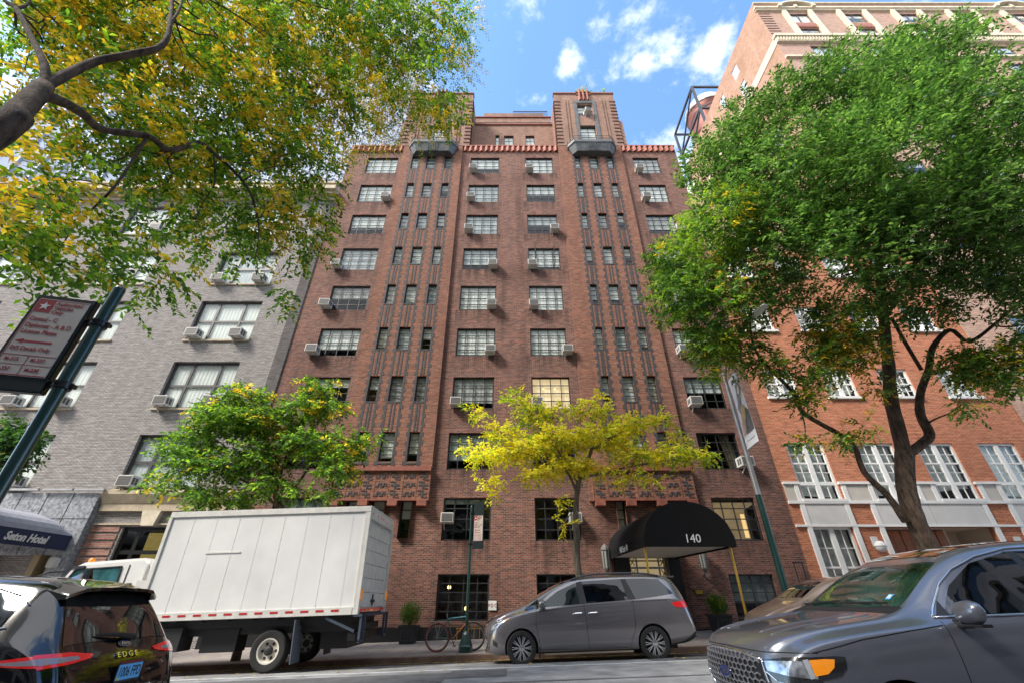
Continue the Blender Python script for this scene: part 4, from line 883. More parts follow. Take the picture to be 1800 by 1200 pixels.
# --- the small yellow tree in the middle
RS = 1.0
T3 = tag(empty('street_tree', (2.25, 14.75, SWZ(2.25, 14.75))), 'slender young tree with bright yellow leaves behind the grey minivan', 'tree'); O = T3.location
b = MB(); s1 = limb(b, [Vector((0, 0, -.1))]+LP([(1016, 1000, 14.75), (1014, 950, 14.75), (1012, 900, 14.72), (1015, 860, 14.7), (1020, 830, 14.65)]), [.12, .105, .1, .095, .09, .085], 12)
s2 = limb(b, LP([(1014, 865, 14.7), (990, 820, 14.6), (940, 800, 14.4), (880, 790, 14.2), (830, 790, 14)]), [.05, .04, .03, .018, .006], 7)
s3 = limb(b, LP([(1020, 835, 14.65), (1040, 790, 14.6), (1045, 750, 14.5), (1050, 720, 14.4)]), [.07, .05, .03, .01], 7)
s4 = limb(b, LP([(1020, 840, 14.65), (1080, 825, 14.4), (1150, 812, 14.2), (1230, 800, 14)]), [.05, .035, .025, .008], 7)
s5 = limb(b, LP([(1018, 850, 14.7), (960, 760, 14.6), (920, 710, 14.5), (900, 685, 14.4)]), [.05, .035, .02, .006], 7)
s6 = limb(b, LP([(1040, 790, 14.6), (1090, 760, 14.4), (1140, 745, 14.2), (1180, 740, 14.1)]), [.03, .022, .015, .006], 6)
s7 = limb(b, LP([(1012, 890, 14.7), (990, 920, 14.4), (980, 935, 14.3)]), [.02, .015, .006], 6)
B3 = [(910, 700, 24, 14.5), (940, 730, 32, 14.5), (885, 760, 32, 14.4), (850, 725, 14, 14.2), (820, 722, 10, 14.2), (855, 800, 36, 14.2), (830, 790, 20, 14.1), (920, 790, 44, 14.4), (980, 770, 50, 14.5), (1040, 720, 28, 14.4), (1045, 700, 16, 14.4), (1060, 770, 50, 14.4), (1110, 745, 34, 14.3), (1165, 740, 22, 14.1), (1120, 800, 40, 14.2), (1180, 800, 34, 14.1), (1225, 800, 22, 14), (1245, 805, 12, 14), (860, 845, 20, 14.1), (950, 830, 34, 14.4), (1010, 820, 36, 14.6), (1060, 825, 26, 14.5), (1110, 840, 22, 14.2), (1150, 840, 14, 14.2), (980, 880, 12, 14.3), (995, 920, 14, 14.3), (865, 860, 12, 14.1), (1190, 770, 16, 14.1), (985, 720, 20, 14.4)]
c, rr = blobs(B3, O); Y3 = [(.80, .74, .06), (.88, .78, .10), (.70, .72, .07), (.84, .64, .06)]; G3 = [(.40, .52, .06), (.18, .32, .04), (.45, .55, .06)]
tp = leaves('crown', T3, c, rr, 1650, 11, .38, .13, .48, G3, Y3, .78, 31, flat=.30, droop=.1, shell=.3, nf=1.2)
e = twigs(b, s2+s3+s4+s5+s6+s7, tp, 90, .016, 7); b.build('trunk', M_barkg, T3, smooth=2)
# --- the small green tree behind the truck
T4 = tag(empty('street_tree', (-7.7, 14.75, SWZ(-7.7, 14.75))), 'small green and yellow tree standing behind the white box truck', 'tree'); O = T4.location
b = MB(); s1 = limb(b, [Vector((0, 0, -.1)), Vector((0, 0, 2.0))]+LP([(490, 905, 14.7), (484, 870, 14.7), (475, 820, 14.6), (470, 770, 14.5)]), [.13, .11, .09, .08, .06, .03], 10)
s2 = limb(b, LP([(488, 890, 14.7), (440, 850, 14.4), (370, 820, 14.2), (300, 800, 14)]), [.05, .035, .02, .006], 7); s3 = limb(b, LP([(490, 900, 14.7), (530, 840, 14.5), (570, 790, 14.4), (630, 770, 14.2)]), [.06, .04, .025, .006], 7)
s4 = limb(b, LP([(484, 870, 14.7), (510, 780, 14.5), (540, 720, 14.4), (560, 680, 14.3)]), [.05, .03, .02, .006], 7); s5 = limb(b, LP([(475, 820, 14.6), (440, 740, 14.4), (400, 700, 14.2), (360, 690, 14.1)]), [.04, .03, .02, .006], 7)
B4 = [(430, 700, 40, 14.3), (400, 740, 50, 14.2), (350, 770, 40, 14.1), (470, 740, 55, 14.4), (530, 720, 40, 14.4), (560, 680, 28, 14.3), (580, 720, 28, 14.3), (330, 810, 40, 14), (290, 850, 26, 13.9), (280, 845, 10, 13.9), (390, 820, 45, 14.2), (460, 800, 50, 14.4), (540, 780, 45, 14.4), (610, 780, 34, 14.2), (650, 772, 18, 14.1), (590, 830, 34, 14.2), (360, 870, 34, 14.1), (420, 870, 28, 14.3), (570, 870, 18, 14.2), (600, 810, 30, 14.2), (340, 900, 16, 14), (480, 850, 34, 14.4), (530, 860, 22, 14.4), (370, 720, 26, 14.1), (300, 790, 24, 14)]
c, rr = blobs(B4, O); G4 = [(.08, .18, .035), (.14, .27, .03), (.24, .38, .045), (.055, .13, .04)]
tp = leaves('crown', T4, c, rr, 2200, 12, .4, .145, .46, G4, Y1, .07, 41, flat=.45, droop=.2, shell=.3, nf=1.2)
twigs(b, s2+s3+s4+s5, tp, 90, .016, 8); b.build('trunk', M_bark, T4, smooth=2)
# --- young tree at the left edge
T5 = tag(empty('street_tree', (-16.8, 14.6, SWZ(-16.8, 14.6))), 'dark-leaved young tree cut off by the left edge, in front of the hotel', 'tree'); O = T5.location
b = MB(); s1 = limb(b, [Vector((-.6, 0, -.1)), Vector((-.5, 0, 3)), Vector((-.3, -.3, 5)), Vector((0, -.6, 6.5))], [.12, .1, .06, .02], 10)
B5 = [(10, 760, 36, 13.6), (40, 775, 30, 13.5), (10, 810, 26, 13.6), (60, 765, 14, 13.4), (-40, 780, 60, 13.8), (50, 800, 14, 13.4)]
c, rr = blobs(B5, O); tp = leaves('crown', T5, c, rr, 400, 10, .35, .17, .6, [(.03, .08, .025), (.05, .12, .03)], Y3, .05, 51, flat=.7, droop=.4, shell=.3); twigs(b, s1, tp, 24, .02, 9); b.build('trunk', M_bark, T5, smooth=2)
# roof plant on the right rooftop tower
RP = tag(empty('roof_shrub', (6.3, 18.9, 35.1)), 'tiny sparse shrub on top of the right rooftop tower', 'shrub')
b = MB(); ends = []
for i in range(7): e_ = Vector((rnd.uniform(-1, 1), rnd.uniform(-.2, .2), rnd.uniform(.7, 1.5))); b.tube([(0, 0, 0), e_*.5+Vector((0, 0, .1)), e_], [.03, .02, .01], 5); ends.append(e_)
b.build('trunk', M_bark, RP); leaves('crown', RP, ends, [.22]*7, 40, 8, .25, .12, .5, G1, Y1, .1, 61, shell=.1)
# clipped shrubs and fallen leaves
def fallen(name, pts, seed, label):
    r = random.Random(seed); b = MB(); 
    for x, y, z in pts:
        a = r.random()*6.28; s = r.uniform(.025, .06); u = Vector((math.cos(a), math.sin(a), GS*math.cos(a)))*s; w = Vector((-math.sin(a), math.cos(a), 0))*s*.6; p = Vector((x, y, z+.006+r.random()*.01))
        b.add([p-u, p+w+Vector((0, 0, .008)), p+u, p-w], [(0, 1, 2, 3)], r.randrange(3))
    o = b.build(name, [mat('fallen_yellow', (.55, .38, .05), .7), mat('fallen_tan', (.36, .22, .07), .8), mat('fallen_olive', (.3, .28, .06), .8)]); tag(o, label, 'leaves', kind='stuff')
r = random.Random(3); pts = []
for i in range(1500): x = r.uniform(-12, 14); y = 14.08-abs(r.gauss(0, .13)); pts.append((x, y, road_z(x, y)))
for i in range(420): x = r.uniform(-14, 14); y = r.uniform(14.2, 18.3); pts.append((x, y, SWZ(x, y)))
for i in range(260): x = r.uniform(-12, 14); y = r.uniform(10.5, 14); pts.append((x, y, road_z(x, y)))
fallen('fallen_leaves', pts, 4, 'small yellow leaves fallen along the far kerb and pavement')
# ---------------------------------------------------------------- vehicles
def interp(tab, x):
    if x <= tab[0][0]: return tab[0][1]
    for (a, u), (b_, v) in zip(tab, tab[1:]):
        if x <= b_: return u+(v-u)*(x-a)/(b_-a)
    return tab[-1][1]
def paint(name, col, metal=.5, rough=.28):
    m = mat(name, col, rough, metal, coat=1.0); return m
M_tyre = mat('tyre_rubber', (.018, .018, .018), .85, bump=.3, bscale=25)
M_rim = mat('alloy_rim', (.62, .63, .65), .25, metal=.9)
M_carglass = glass('tinted_car_glass', (.04, .05, .05), 1.6, .06)
M_windsh = glass('green_windshield_glass', (.55, .78, .68), 1.3, .06)
M_trim = mat('black_plastic_trim', (.02, .02, .021), .5)
M_chrome = mat('chrome', (.8, .8, .82), .08, metal=1)
M_seam = mat('panel_gap', (.004, .004, .004), .8)
M_tail = mat('tail_lamp_red', (.45, .008, .012), .12, coat=1, emit=(1, .02, .02), es=.08)
M_amber = mat('amber_lens', (.85, .25, .01), .15, coat=1, emit=(1, .35, .02), es=.1)
M_lampclear = mat('clear_lens', (.55, .57, .6), .08, metal=.6, coat=1, noise=.6, nscale=16)
class Car:
    """body lofted from profiles; x runs from nose (0) to tail (L), the origin lies on the road under the nose"""
    def __init__(s, root, L, top, belt, hw, roofw, sill, pm, wheels, wr, wy, nose=.22, tail=.12, arch=None, lower=None, arches=True, floor=.2):
        s.root = root; s.L = L; s.top = top
        xs = [0, .02, .06, .12, .22, .38, .6, .8, 1.0]
        n = max(6, int((L-2.0)/.2)); xs += [1.0+(L-2.0)*i/n for i in range(1, n+1)]; xs += [L-.8, L-.6, L-.38, L-.22, L-.12, L-.06, L-.02, L]
        xs = sorted(set(round(x, 3) for x in xs)); rows = []
        for x in xs:
            zt = interp(top, x); zb = min(interp(belt, x), zt-.012); W_ = interp(hw, x); wr_ = min(interp(roofw, x), W_*.97); zs = interp(sill, x)
            h = zb-zs; dz = zt-zb
            g = min(1, dz/.35)     # 0 on hood, 1 on cabin
            pts = [(0, zs), (W_*.80, zs), (W_*.95, zs+.03*min(1, h/.3)), (W_*.985, zs+h*.22), (W_*1.0, zs+h*.5), (W_*.998, zs+h*.68), (W_*.985, zs+h*.84), (W_*(.955 if g > .3 else .95), zb-.01*min(1, h)),
                   (W_*(.945*(g)+.90*(1-g)), zb+.012+dz*.06*(1-g)), (wr_*.5+W_*.45*g+wr_*.47*(1-g), zb+dz*(.5 if g > .5 else .45)), (wr_, zt-.075*g-.014), (wr_*.93, zt-.03*g-.008), (wr_*.75, zt-.012), (wr_*.4, zt-.003), (0, zt)]
            ring = [(x, -y, z) for y, z in pts]+[(x, y, z) for y, z in pts[-2:0:-1]]; rows.append(ring)
        K = len(rows[0]); V = []
        for ring in rows:
            for (x, y, z) in ring:
                yy = min(1, abs(y)/1.0)
                if x < .9: k = (1-x/.9)**2; x = x+k*nose*(yy**2.6)
                if L-x < .7: k = (1-(L-x)/.7)**2; x = x-k*tail*(yy**3)
                V.append((x, y, z))
        F_ = []
        for i in range(len(rows)-1):
            for k in range(K): F_.append((i*K+k, i*K+(k+1) % K, (i+1)*K+(k+1) % K, (i+1)*K+k))
        F_.append(tuple(range(K))[::-1]); F_.append(tuple((len(rows)-1)*K+k for k in range(K)))
        me = bpy.data.meshes.new('body'); me.from_pydata(V, [], F_); o = bpy.data.objects.new('body', me); COL.objects.link(o)
        bm = bmesh.new(); bm.from_mesh(me); bmesh.ops.recalc_face_normals(bm, faces=bm.faces); bm.to_mesh(me); bm.free()
        ss = o.modifiers.new('s', 'SUBSURF'); ss.levels = ss.render_levels = 2
        cut = []
        AR = arch or 1.13
        if arches:
            for wx in wheels:
                for sg in (-1, 1):
                    c = MB(); c.lathe([(wr*AR, -.19), (wr*AR, .3)], (wx, sg*wy+.0, wr), 'Y', 36)
                    if sg < 0: c = MB(); c.lathe([(wr*AR, -.3), (wr*AR, .19)], (wx, sg*wy, wr), 'Y', 36)
                    co_ = c.build('cut', M_trim); cut.append(co_)
                    bo = o.modifiers.new('b', 'BOOLEAN'); bo.operation = 'DIFFERENCE'; bo.object = co_; bo.solver = 'EXACT'
        dg_ = bpy.context.evaluated_depsgraph_get(); m2 = bpy.data.meshes.new_from_object(o.evaluated_get(dg_)); m2.name = 'body'
        bpy.data.objects.remove(o)
        for q in cut: bpy.data.objects.remove(q)
        m2.materials.clear(); m2.materials.append(pm); m2.materials.append(M_trim)
        for p in m2.polygons:
            p.use_smooth = True; p.material_index = 0
            c = p.center
            if arches:
                for wx in wheels:
                    if (c.x-wx)**2+(c.z-wr)**2 < (wr*(AR-.002))**2: p.material_index = 1
            if c.z < (lower or 0) or c.z < interp(sill, c.x)+.01: p.material_index = 1
        m2.set_sharp_from_angle(angle=R(50))
        s.body = bpy.data.objects.new('body', m2); COL.objects.link(s.body); s.body.parent = root
        s.bvh = BVHTree.FromPolygons([v.co for v in m2.vertices], [p.vertices for p in m2.polygons])
        for wx in wheels:
            for sg in (-1, 1): s.wheel(wx, sg*wy, wr, sg)
        MB().box(.5, L-.5, -wy+.3, wy-.3, floor, floor+.35).build('underbody', M_trim, root)
    def wheel(s, wx, wy, wr, sg, spokes=10):
        b = MB(); w = .12; pr = [(wr*.66, -w*.8), (wr*.72, -w), (wr*.93, -w), (wr*.99, -w*.78), (wr, -w*.4), (wr, w*.4), (wr*.99, w*.78), (wr*.93, w), (wr*.72, w), (wr*.66, w*.8)]
        b.lathe(pr, (0, 0, 0), 'Y', 36, cap=False); t = b.build('wheel', M_tyre, s.root, smooth=True); t.location = (wx, wy, wr)
        b = MB(); o_ = sg*(w*.8)
        b.lathe([(wr*.60, o_-sg*.09), (wr*.60, o_-sg*.085)], (0, 0, 0), 'Y', 30, 1)
        n = 36
        for rr0, rr1, y0, y1 in ((wr*.70, wr*.665, o_, o_-.0), (wr*.665, wr*.60, o_, o_-sg*.08)):
            for k in range(n):
                a0, a1 = 2*math.pi*k/n, 2*math.pi*(k+1)/n
                b.quad((rr0*math.cos(a0), y0, rr0*math.sin(a0)), (rr0*math.cos(a1), y0, rr0*math.sin(a1)), (rr1*math.cos(a1), y1, rr1*math.sin(a1)), (rr1*math.cos(a0), y1, rr1*math.sin(a0)))
        for k in range(spokes):
            a = 2*math.pi*k/spokes
            for d in (-.10, .10):
                b.bar((wr*.14*math.cos(a), o_-sg*.015, wr*.14*math.sin(a)), (wr*.665*math.cos(a+d), o_-sg*.008, wr*.665*math.sin(a+d)), .022, .02)
        b.lathe([(wr*.2, o_-sg*.03), (wr*.2, o_-sg*.005), (wr*.1, o_+sg*.004), (.001, o_+sg*.004)], (0, 0, 0), 'Y', 20)
        b.build('rim', [M_rim, M_trim], t, smooth=True)
    def ray(s, ax, a, b_, off):
        if ax == 'R': o, d = Vector((a, 3, b_)), Vector((0, -1, 0))
        elif ax == 'S': o, d = Vector((a, -3, b_)), Vector((0, 1, 0))
        elif ax == 'T': o, d = Vector((a, b_, 4)), Vector((0, 0, -1))
        elif ax == 'F': o, d = Vector((-2, a, b_)), Vector((1, 0, 0))
        elif ax == 'B': o, d = Vector((s.L+2, a, b_)), Vector((-1, 0, 0))
        h = s.bvh.ray_cast(o, d)
        if h[0] is None: return None
        n = h[1]; 
        if n.dot(d) > 0: n = -n
        return h[0]+n*off
    def fr(s, ax, a, b_, off, ex):
        o, d = (Vector((-2, a, b_)), Vector((1, 0, 0))) if ax == 'F' else (Vector((s.L+2, a, b_)), Vector((-1, 0, 0)))
        h = s.bvh.ray_cast(o, d); n = h[1] if h[1].dot(d) < 0 else -h[1]
        ex = Vector(ex); ez = n.cross(ex).normalized(); return frame(h[0]+n*off, ex, ez)
    def patch(s, name, ax, A, B, m, off=.006, nu=16, nv=8, parent=None, both=False, label=None):
        """sheet between the polylines A and B, laid onto the body along axis ax"""
        def rs(Lp, t):
            f = t*(len(Lp)-1); i = min(int(f), len(Lp)-2); f -= i; return (Lp[i][0]*(1-f)+Lp[i+1][0]*f, Lp[i][1]*(1-f)+Lp[i+1][1]*f)
        for axx in ([ax] if not both else [ax, {'S': 'R'}[ax]]):
            b = MB(); idx = {}
            for i in range(nu+1):
                for j in range(nv+1):
                    p, q = rs(A, i/nu), rs(B, i/nu); t = j/nv; h = s.ray(axx, p[0]*(1-t)+q[0]*t, p[1]*(1-t)+q[1]*t, off)
                    if h is not None: idx[i, j] = len(b.v); b.v.append(tuple(h))
            for i in range(nu):
                for j in range(nv):
                    k = [(i, j), (i+1, j), (i+1, j+1), (i, j+1)]
                    if all(c in idx for c in k): b.f.append(tuple(idx[c] for c in k)); b.m.append(0)
            o = b.build(name, m, parent or s.root, smooth=2)
            if label: o['label'] = label
        return o
    def line(s, name, ax, pts, m, w=.008, off=.003, both=False, n=14, parent=None):
        for axx in ([ax] if not both else [ax, {'S': 'R'}[ax]]):
            q = []
            for (a, b_), (c, d) in zip(pts, pts[1:]):
                for i in range(n): t = i/n; h = s.ray(axx, a+(c-a)*t, b_+(d-b_)*t, off); q.append(h)
            q.append(s.ray(axx, *pts[-1], off)); q = [p for p in q if p is not None]
            if len(q) > 2: b = MB(); b.tube(q, w/2, 5); o = b.build(name, m, parent or s.root, smooth=2)
def place(root, x, y, yaw=0):
    root.location = (x, y, road_z(x, y)); root.rotation_mode = 'XYZ'; root.rotation_euler = (0, -math.atan(GS), yaw)
def oval_badge(root, M, w):
    b = MB(); n = 28
    for sc, z, m in ((1.0, .004, 0), (.86, .008, 1)):
        v = [(w/2*sc*math.cos(6.2832*k/n), w*.2*sc*math.sin(6.2832*k/n), z) for k in range(n)]+[(w/2*sc*math.cos(6.2832*k/n), w*.2*sc*math.sin(6.2832*k/n), 0) for k in range(n)]
        b.add([M@Vector(p) for p in v], [tuple(range(n))]+[(k, (k+1) % n, (k+1) % n+n, k+n) for k in range(n)], m)
    o = b.build('badge', [M_chrome, mat('badge_blue', (.01, .035, .18), .2, coat=1)], root)
    t = text('lettering', 'Ford', w*.27, M@Matrix.Translation((0, 0, .009)), M_chrome, o, .002, shear=.35, sx=1.15, bold=.002)
    return o
def edge_suv(name, label, pm, front_detail, rear_detail, glassm):
    root = tag(empty(name), label, 'car'); L = 4.79
    top = [(0, .60), (.015, .80), (.04, .93), (.10, 1.005), (.25, 1.06), (.6, 1.115), (1.0, 1.155), (1.28, 1.19), (1.42, 1.26), (1.75, 1.475), (2.0, 1.60), (2.25, 1.68), (2.6, 1.722), (3.0, 1.735), (3.5, 1.725), (4.0, 1.68), (4.22, 1.645), (4.30, 1.58), (4.44, 1.36), (4.58, 1.13), (4.66, 1.04), (4.72, .95), (4.77, .78), (4.79, .62)]
    belt = [(0, .55), (.05, .78), (.15, .90), (.4, .99), (.9, 1.05), (1.3, 1.08), (2.2, 1.09), (3.2, 1.11), (3.9, 1.15), (4.3, 1.14), (4.55, 1.06), (4.7, .9), (4.79, .58)]
    hw = [(0, .78), (.12, .86), (.3, .92), (.7, .955), (1.2, .965), (3.9, .965), (4.4, .94), (4.65, .90), (4.79, .82)]
    rw = [(0, .60), (.3, .74), (1.2, .80), (1.45, .74), (2.0, .66), (2.4, .64), (3.6, .63), (4.2, .60), (4.35, .62), (4.6, .74), (4.79, .7)]
    sill = [(0, .32), (.1, .24), (.5, .22), (1.2, .24), (3.4, .24), (4.3, .26), (4.7, .34), (4.79, .42)]
    c = Car(root, L, top, belt, hw, rw, sill, pm, (.93, 3.78), .365, .83, nose=.26, tail=.13, lower=.36, arch=1.08)
    # glass
    c.patch('windshield', 'T', [(1.36, -.70), (1.30, -.4), (1.27, 0), (1.30, .4), (1.36, .70)], [(1.98, -.575), (1.93, -.3), (1.92, 0), (1.93, .3), (1.98, .575)], glassm, .004, 24, 14)
    c.patch('sunroof', 'T', [(2.08, -.5), (2.08, .5)], [(3.7, -.48), (3.7, .48)], mat('dark_roof_glass', (.012, .010, .010), .04, coat=1), .004, 12, 14)
    c.patch('side_window', 'S', [(1.62, 1.145), (1.80, 1.15), (2.35, 1.15), (2.62, 1.155)], [(1.62, 1.165), (1.86, 1.36), (2.2, 1.53), (2.62, 1.615)], M_carglass, .004, 18, 8, both=True)
    c.patch('side_window', 'S', [(2.70, 1.155), (3.1, 1.165), (3.55, 1.18)], [(2.70, 1.618), (3.1, 1.62), (3.50, 1.59)], M_carglass, .004, 12, 8, both=True)
    c.patch('side_window', 'S', [(3.62, 1.185), (3.9, 1.21), (4.1, 1.26)], [(3.57, 1.58), (3.8, 1.55), (4.06, 1.47)], M_carglass, .004, 10, 8, both=True)
    c.patch('pillar_trim', 'S', [(2.60, 1.15), (2.72, 1.15)], [(2.60, 1.62), (2.72, 1.62)], M_trim, .003, 3, 8, both=True)
    c.line('window_trim', 'S', [(1.50, 1.14), (1.57, 1.20), (1.80, 1.375), (2.0, 1.485), (2.3, 1.585), (2.65, 1.645), (3.2, 1.66), (3.6, 1.62), (4.0, 1.52), (4.14, 1.44)], M_chrome, .018, .006, both=True, n=5)
    c.line('window_trim', 'S', [(1.50, 1.135), (2.6, 1.14), (3.6, 1.165), (4.14, 1.27)], M_chrome, .018, .006, both=True, n=8)
    c.patch('mirror_sail', 'S', [(1.53, 1.145), (1.64, 1.148)], [(1.56, 1.165), (1.66, 1.255)], M_trim, .005, 4, 4, both=True)
    for pts in ([(1.52, 1.11), (1.50, .95), (1.47, .7), (1.45, .40)], [(2.66, 1.13), (2.68, .9), (2.68, .4)], [(3.55, 1.15), (3.5, .95), (3.42, .75)]): c.line('door_seam', 'S', pts, M_seam, .008, -.001, both=True, n=6)
    c.line('shut_line', 'S', [(.38, .93), (.8, 1.01), (1.2, 1.055), (1.5, 1.085)], M_seam, .010, -.001, both=True, n=8)
    for x in (2.35, 3.2):
        b = MB(); h = c.ray('S', x, .99, .03); b.tube([h+Vector((-.1, .03, 0)), h+Vector((-.08, -.015, .0)), h+Vector((.08, -.015, .0)), h+Vector((.1, .03, 0))], .013, 8); b.build('door_handle', pm, root, smooth=True)
    # mirrors
    for sg in (-1, 1):
        h = c.ray('S' if sg < 0 else 'R', 1.66, 1.13, 0)
        b = MB(); prof = [(0, 0), (.12, .055), (.19, .09), (.215, .11), (.20, .115), (0, .118)]
        me_c = h+Vector((-.02, sg*.17, .03))
        n = 16; ring = []
        for i in range(9):
            t = i/8; yy = sg*(-.13+.27*t); e = math.sqrt(max(.02, 1-abs(2*t-1)**2.6)); ring.append([(me_c.x+.075*e*math.cos(6.2832*k/n)*(1 if math.cos(6.2832*k/n) < 0 else .6), me_c.y+yy, me_c.z+.085*e*math.sin(6.2832*k/n)+.02*t) for k in range(n)])
        v = [p for r_ in ring for p in r_]; f = [(i*n+k, i*n+(k+1) % n, (i+1)*n+(k+1) % n, (i+1)*n+k) for i in range(8) for k in range(n)]+[tuple(range(n)), tuple(8*n+k for k in range(n))]
        b.add(v, f); mo = b.build('mirror', pm, root, smooth=2)
        b = MB(); b.bar(h+Vector((.0, 0, -.03)), me_c+Vector((0, -sg*.05, -.075)), .09, .05); b.cbox(me_c+Vector((0, 0, -.075)), (.10, .22, .02)); b.build('mirror_base', M_trim, mo, bevel=.008)
    # roof rails stay off; wipers, cowl
    c.patch('cowl', 'T', [(1.22, -.74), (1.17, 0), (1.22, .74)], [(1.37, -.73), (1.27, 0), (1.37, .73)], M_trim, .003, 20, 3)
    b = MB()
    for y0, y1 in ((-.6, .0), (.05, .62)):
        q = [c.ray('T', 1.33+.03*(1-abs(t)), y0+(y1-y0)*i/6, .02) for i, t in enumerate([0, .2, .4, .6, .8, 1, 1])]
        b.tube(q, .009, 5)
    b.build('wiper', M_trim, root)
    if front_detail:
        gr = c.patch('grille', 'F', [(-.42, .50), (-.60, .70), (-.56, .86)], [(.42, .50), (.60, .70), (.56, .86)], mat('grille_black', (.008, .008, .009), .5), .004, 10, 26)
        # hexagonal mesh laid on the grille
        b = MB(); dx, dz = .075, .044
        for r_ in range(10):
            for q in range(-9, 10):
                cy = q*dx+(dx/2 if r_ % 2 else 0); cz = .50+r_*dz*.95
                lim = .58-abs(cz-.72)*.45
                if abs(cy) > lim: continue
                hx = [(cy+dx*.46*a_, cz+dz*.62*e_) for a_, e_ in ((0, 1), (1, .45), (1, -.45), (0, -1), (-1, -.45), (-1, .45))]
                pp = [c.ray('F', *h, .012) for h in hx]
                if any(p is None for p in pp): continue
                for i in range(6):
                    if i in (0, 1, 5) or r_ == 0: b.bar(pp[i], pp[(i+1) % 6], .009)
        b.build('mesh', mat('bright_grille', (.55, .55, .58), .3, metal=.8), gr)
        c.line('grille_frame', 'F', [(-.58, .87), (-.3, .905), (0, .912), (.3, .905), (.58, .87)], M_chrome, .022, .008, n=6)
        for sg in (-1, 1): c.line('grille_frame', 'F', [(sg*.58, .87), (sg*.63, .72), (sg*.56, .6), (sg*.45, .5)], M_chrome, .022, .008, n=6)
        oval_badge(root, c.fr('F', 0, .735, .022, (0, -1, 0)), .25)
        for sg in (-1, 1):
            axx = 'S' if sg < 0 else 'R'
            A = [(sg*.60, .80), (sg*.70, .735), (sg*.80, .725), (sg*.90, .735)]; B = [(sg*.56, .875), (sg*.70, .885), (sg*.80, .90), (sg*.895, .905)]
            hl = c.patch('headlight', 'F', A, B, mat('headlamp_housing', (.02, .02, .022), .25, coat=1), .007, 14, 8)
            def mixp(t0, t1, lo, hi):
                f = lambda Lp, t: (Lp[min(int(t*3), 2)][0]*(1-(t*3-min(int(t*3), 2)))+Lp[min(int(t*3), 2)+1][0]*(t*3-min(int(t*3), 2)), Lp[min(int(t*3), 2)][1]*(1-(t*3-min(int(t*3), 2)))+Lp[min(int(t*3), 2)+1][1]*(t*3-min(int(t*3), 2)))
                a0, a1, b0, b1 = f(A, t0), f(A, t1), f(B, t0), f(B, t1); m_ = lambda p, q, k: (p[0]+(q[0]-p[0])*k, p[1]+(q[1]-p[1])*k)
                return [m_(a0, b0, lo), m_(a1, b1, lo)], [m_(a0, b0, hi), m_(a1, b1, hi)]
            c.patch('reflector', 'F', *mixp(.10, .97, .2, .85), M_lampclear, .010, 10, 6, parent=hl)
            c.line('lamp_trim', 'F', [A[0], A[1], A[2], A[3]], M_chrome, .012, .010, n=6, parent=hl)
            c.patch('headlight_return', 'S' if sg < 0 else 'R', [(.22, .745), (.40, .765), (.52, .79), (.58, .84)], [(.20, .895), (.40, .905), (.52, .91), (.60, .905)], MATS['headlamp_housing'], .006, 12, 5, parent=hl)
            c.patch('light_guide', axx, [(.305, .765), (.335, .775)], [(.30, .885), (.335, .89)], mat('white_lens', (.5, .52, .55), .2, coat=1), .011, 5, 5, parent=hl)
            c.patch('turn_lamp', 'S' if sg < 0 else 'R', [(.34, .785), (.43, .80), (.49, .84)], [(.34, .885), (.44, .892), (.515, .89)], M_amber, .0105, 8, 5, parent=hl)
            for dy in (.34, .52): c.line('hood_crease', 'T', [(.25, sg*dy), (.7, sg*(dy+.03)), (1.15, sg*(dy+.08))], pm, .012, .0, n=8)
        c.line('shut_line', 'F', [(-.88, .93), (-.6, .925), (0, .935), (.6, .925), (.88, .93)], M_seam, .008, 0, n=8)
    if rear_detail:
        c.patch('rear_window', 'T', [(4.305, -.54), (4.29, 0), (4.305, .54)], [(4.57, -.66), (4.60, 0), (4.57, .66)], mat('rear_glass', (.012, .013, .013), .03, coat=1, spec=1), .005, 16, 12)
        b = MB(); v = []
        for i in range(9):
            y = -.60+1.2*i/8; e = 1-(abs(y)/.62)**4*.5
            h = c.ray('T', 4.20, y, .0); v.append([(4.12, y, c.ray('T', 4.12, y, 0).z+.004), (4.27, y, h.z+.0), (4.27+.16*e, y, h.z-.02), (4.27+.16*e, y, h.z-.05), (4.26, y, h.z-.06)])
        vv = [p for r_ in v for p in r_]; f = [(i*5+k, i*5+(k+1) % 5, (i+1)*5+(k+1) % 5, (i+1)*5+k) for i in range(8) for k in range(5)]+[tuple(range(5)), tuple(40+k for k in range(5))]
        b.add(vv, f); b.build('spoiler', pm, root, smooth=True)
        b = MB(); b.add([(3.78, 0, 1.70), (3.86, -.035, 1.695), (3.86, .035, 1.695), (4.0, -.03, 1.68), (4.0, .03, 1.68), (3.98, 0, 1.79), (3.92, 0, 1.765)], [(0, 1, 6), (0, 6, 2), (1, 3, 5, 6), (2, 6, 5, 4), (3, 4, 5), (0, 2, 4, 3, 1)]); b.build('antenna', pm, root, smooth=True)
        b = MB(); w0 = c.ray('B', .12, 1.12, .03); w1 = c.ray('B', -.34, 1.17, .02); b.tube([w0, (w0+w1)/2+Vector((.02, 0, .01)), w1], [.028, .02, .006], 8); b.build('wiper', M_trim, root, smooth=True)
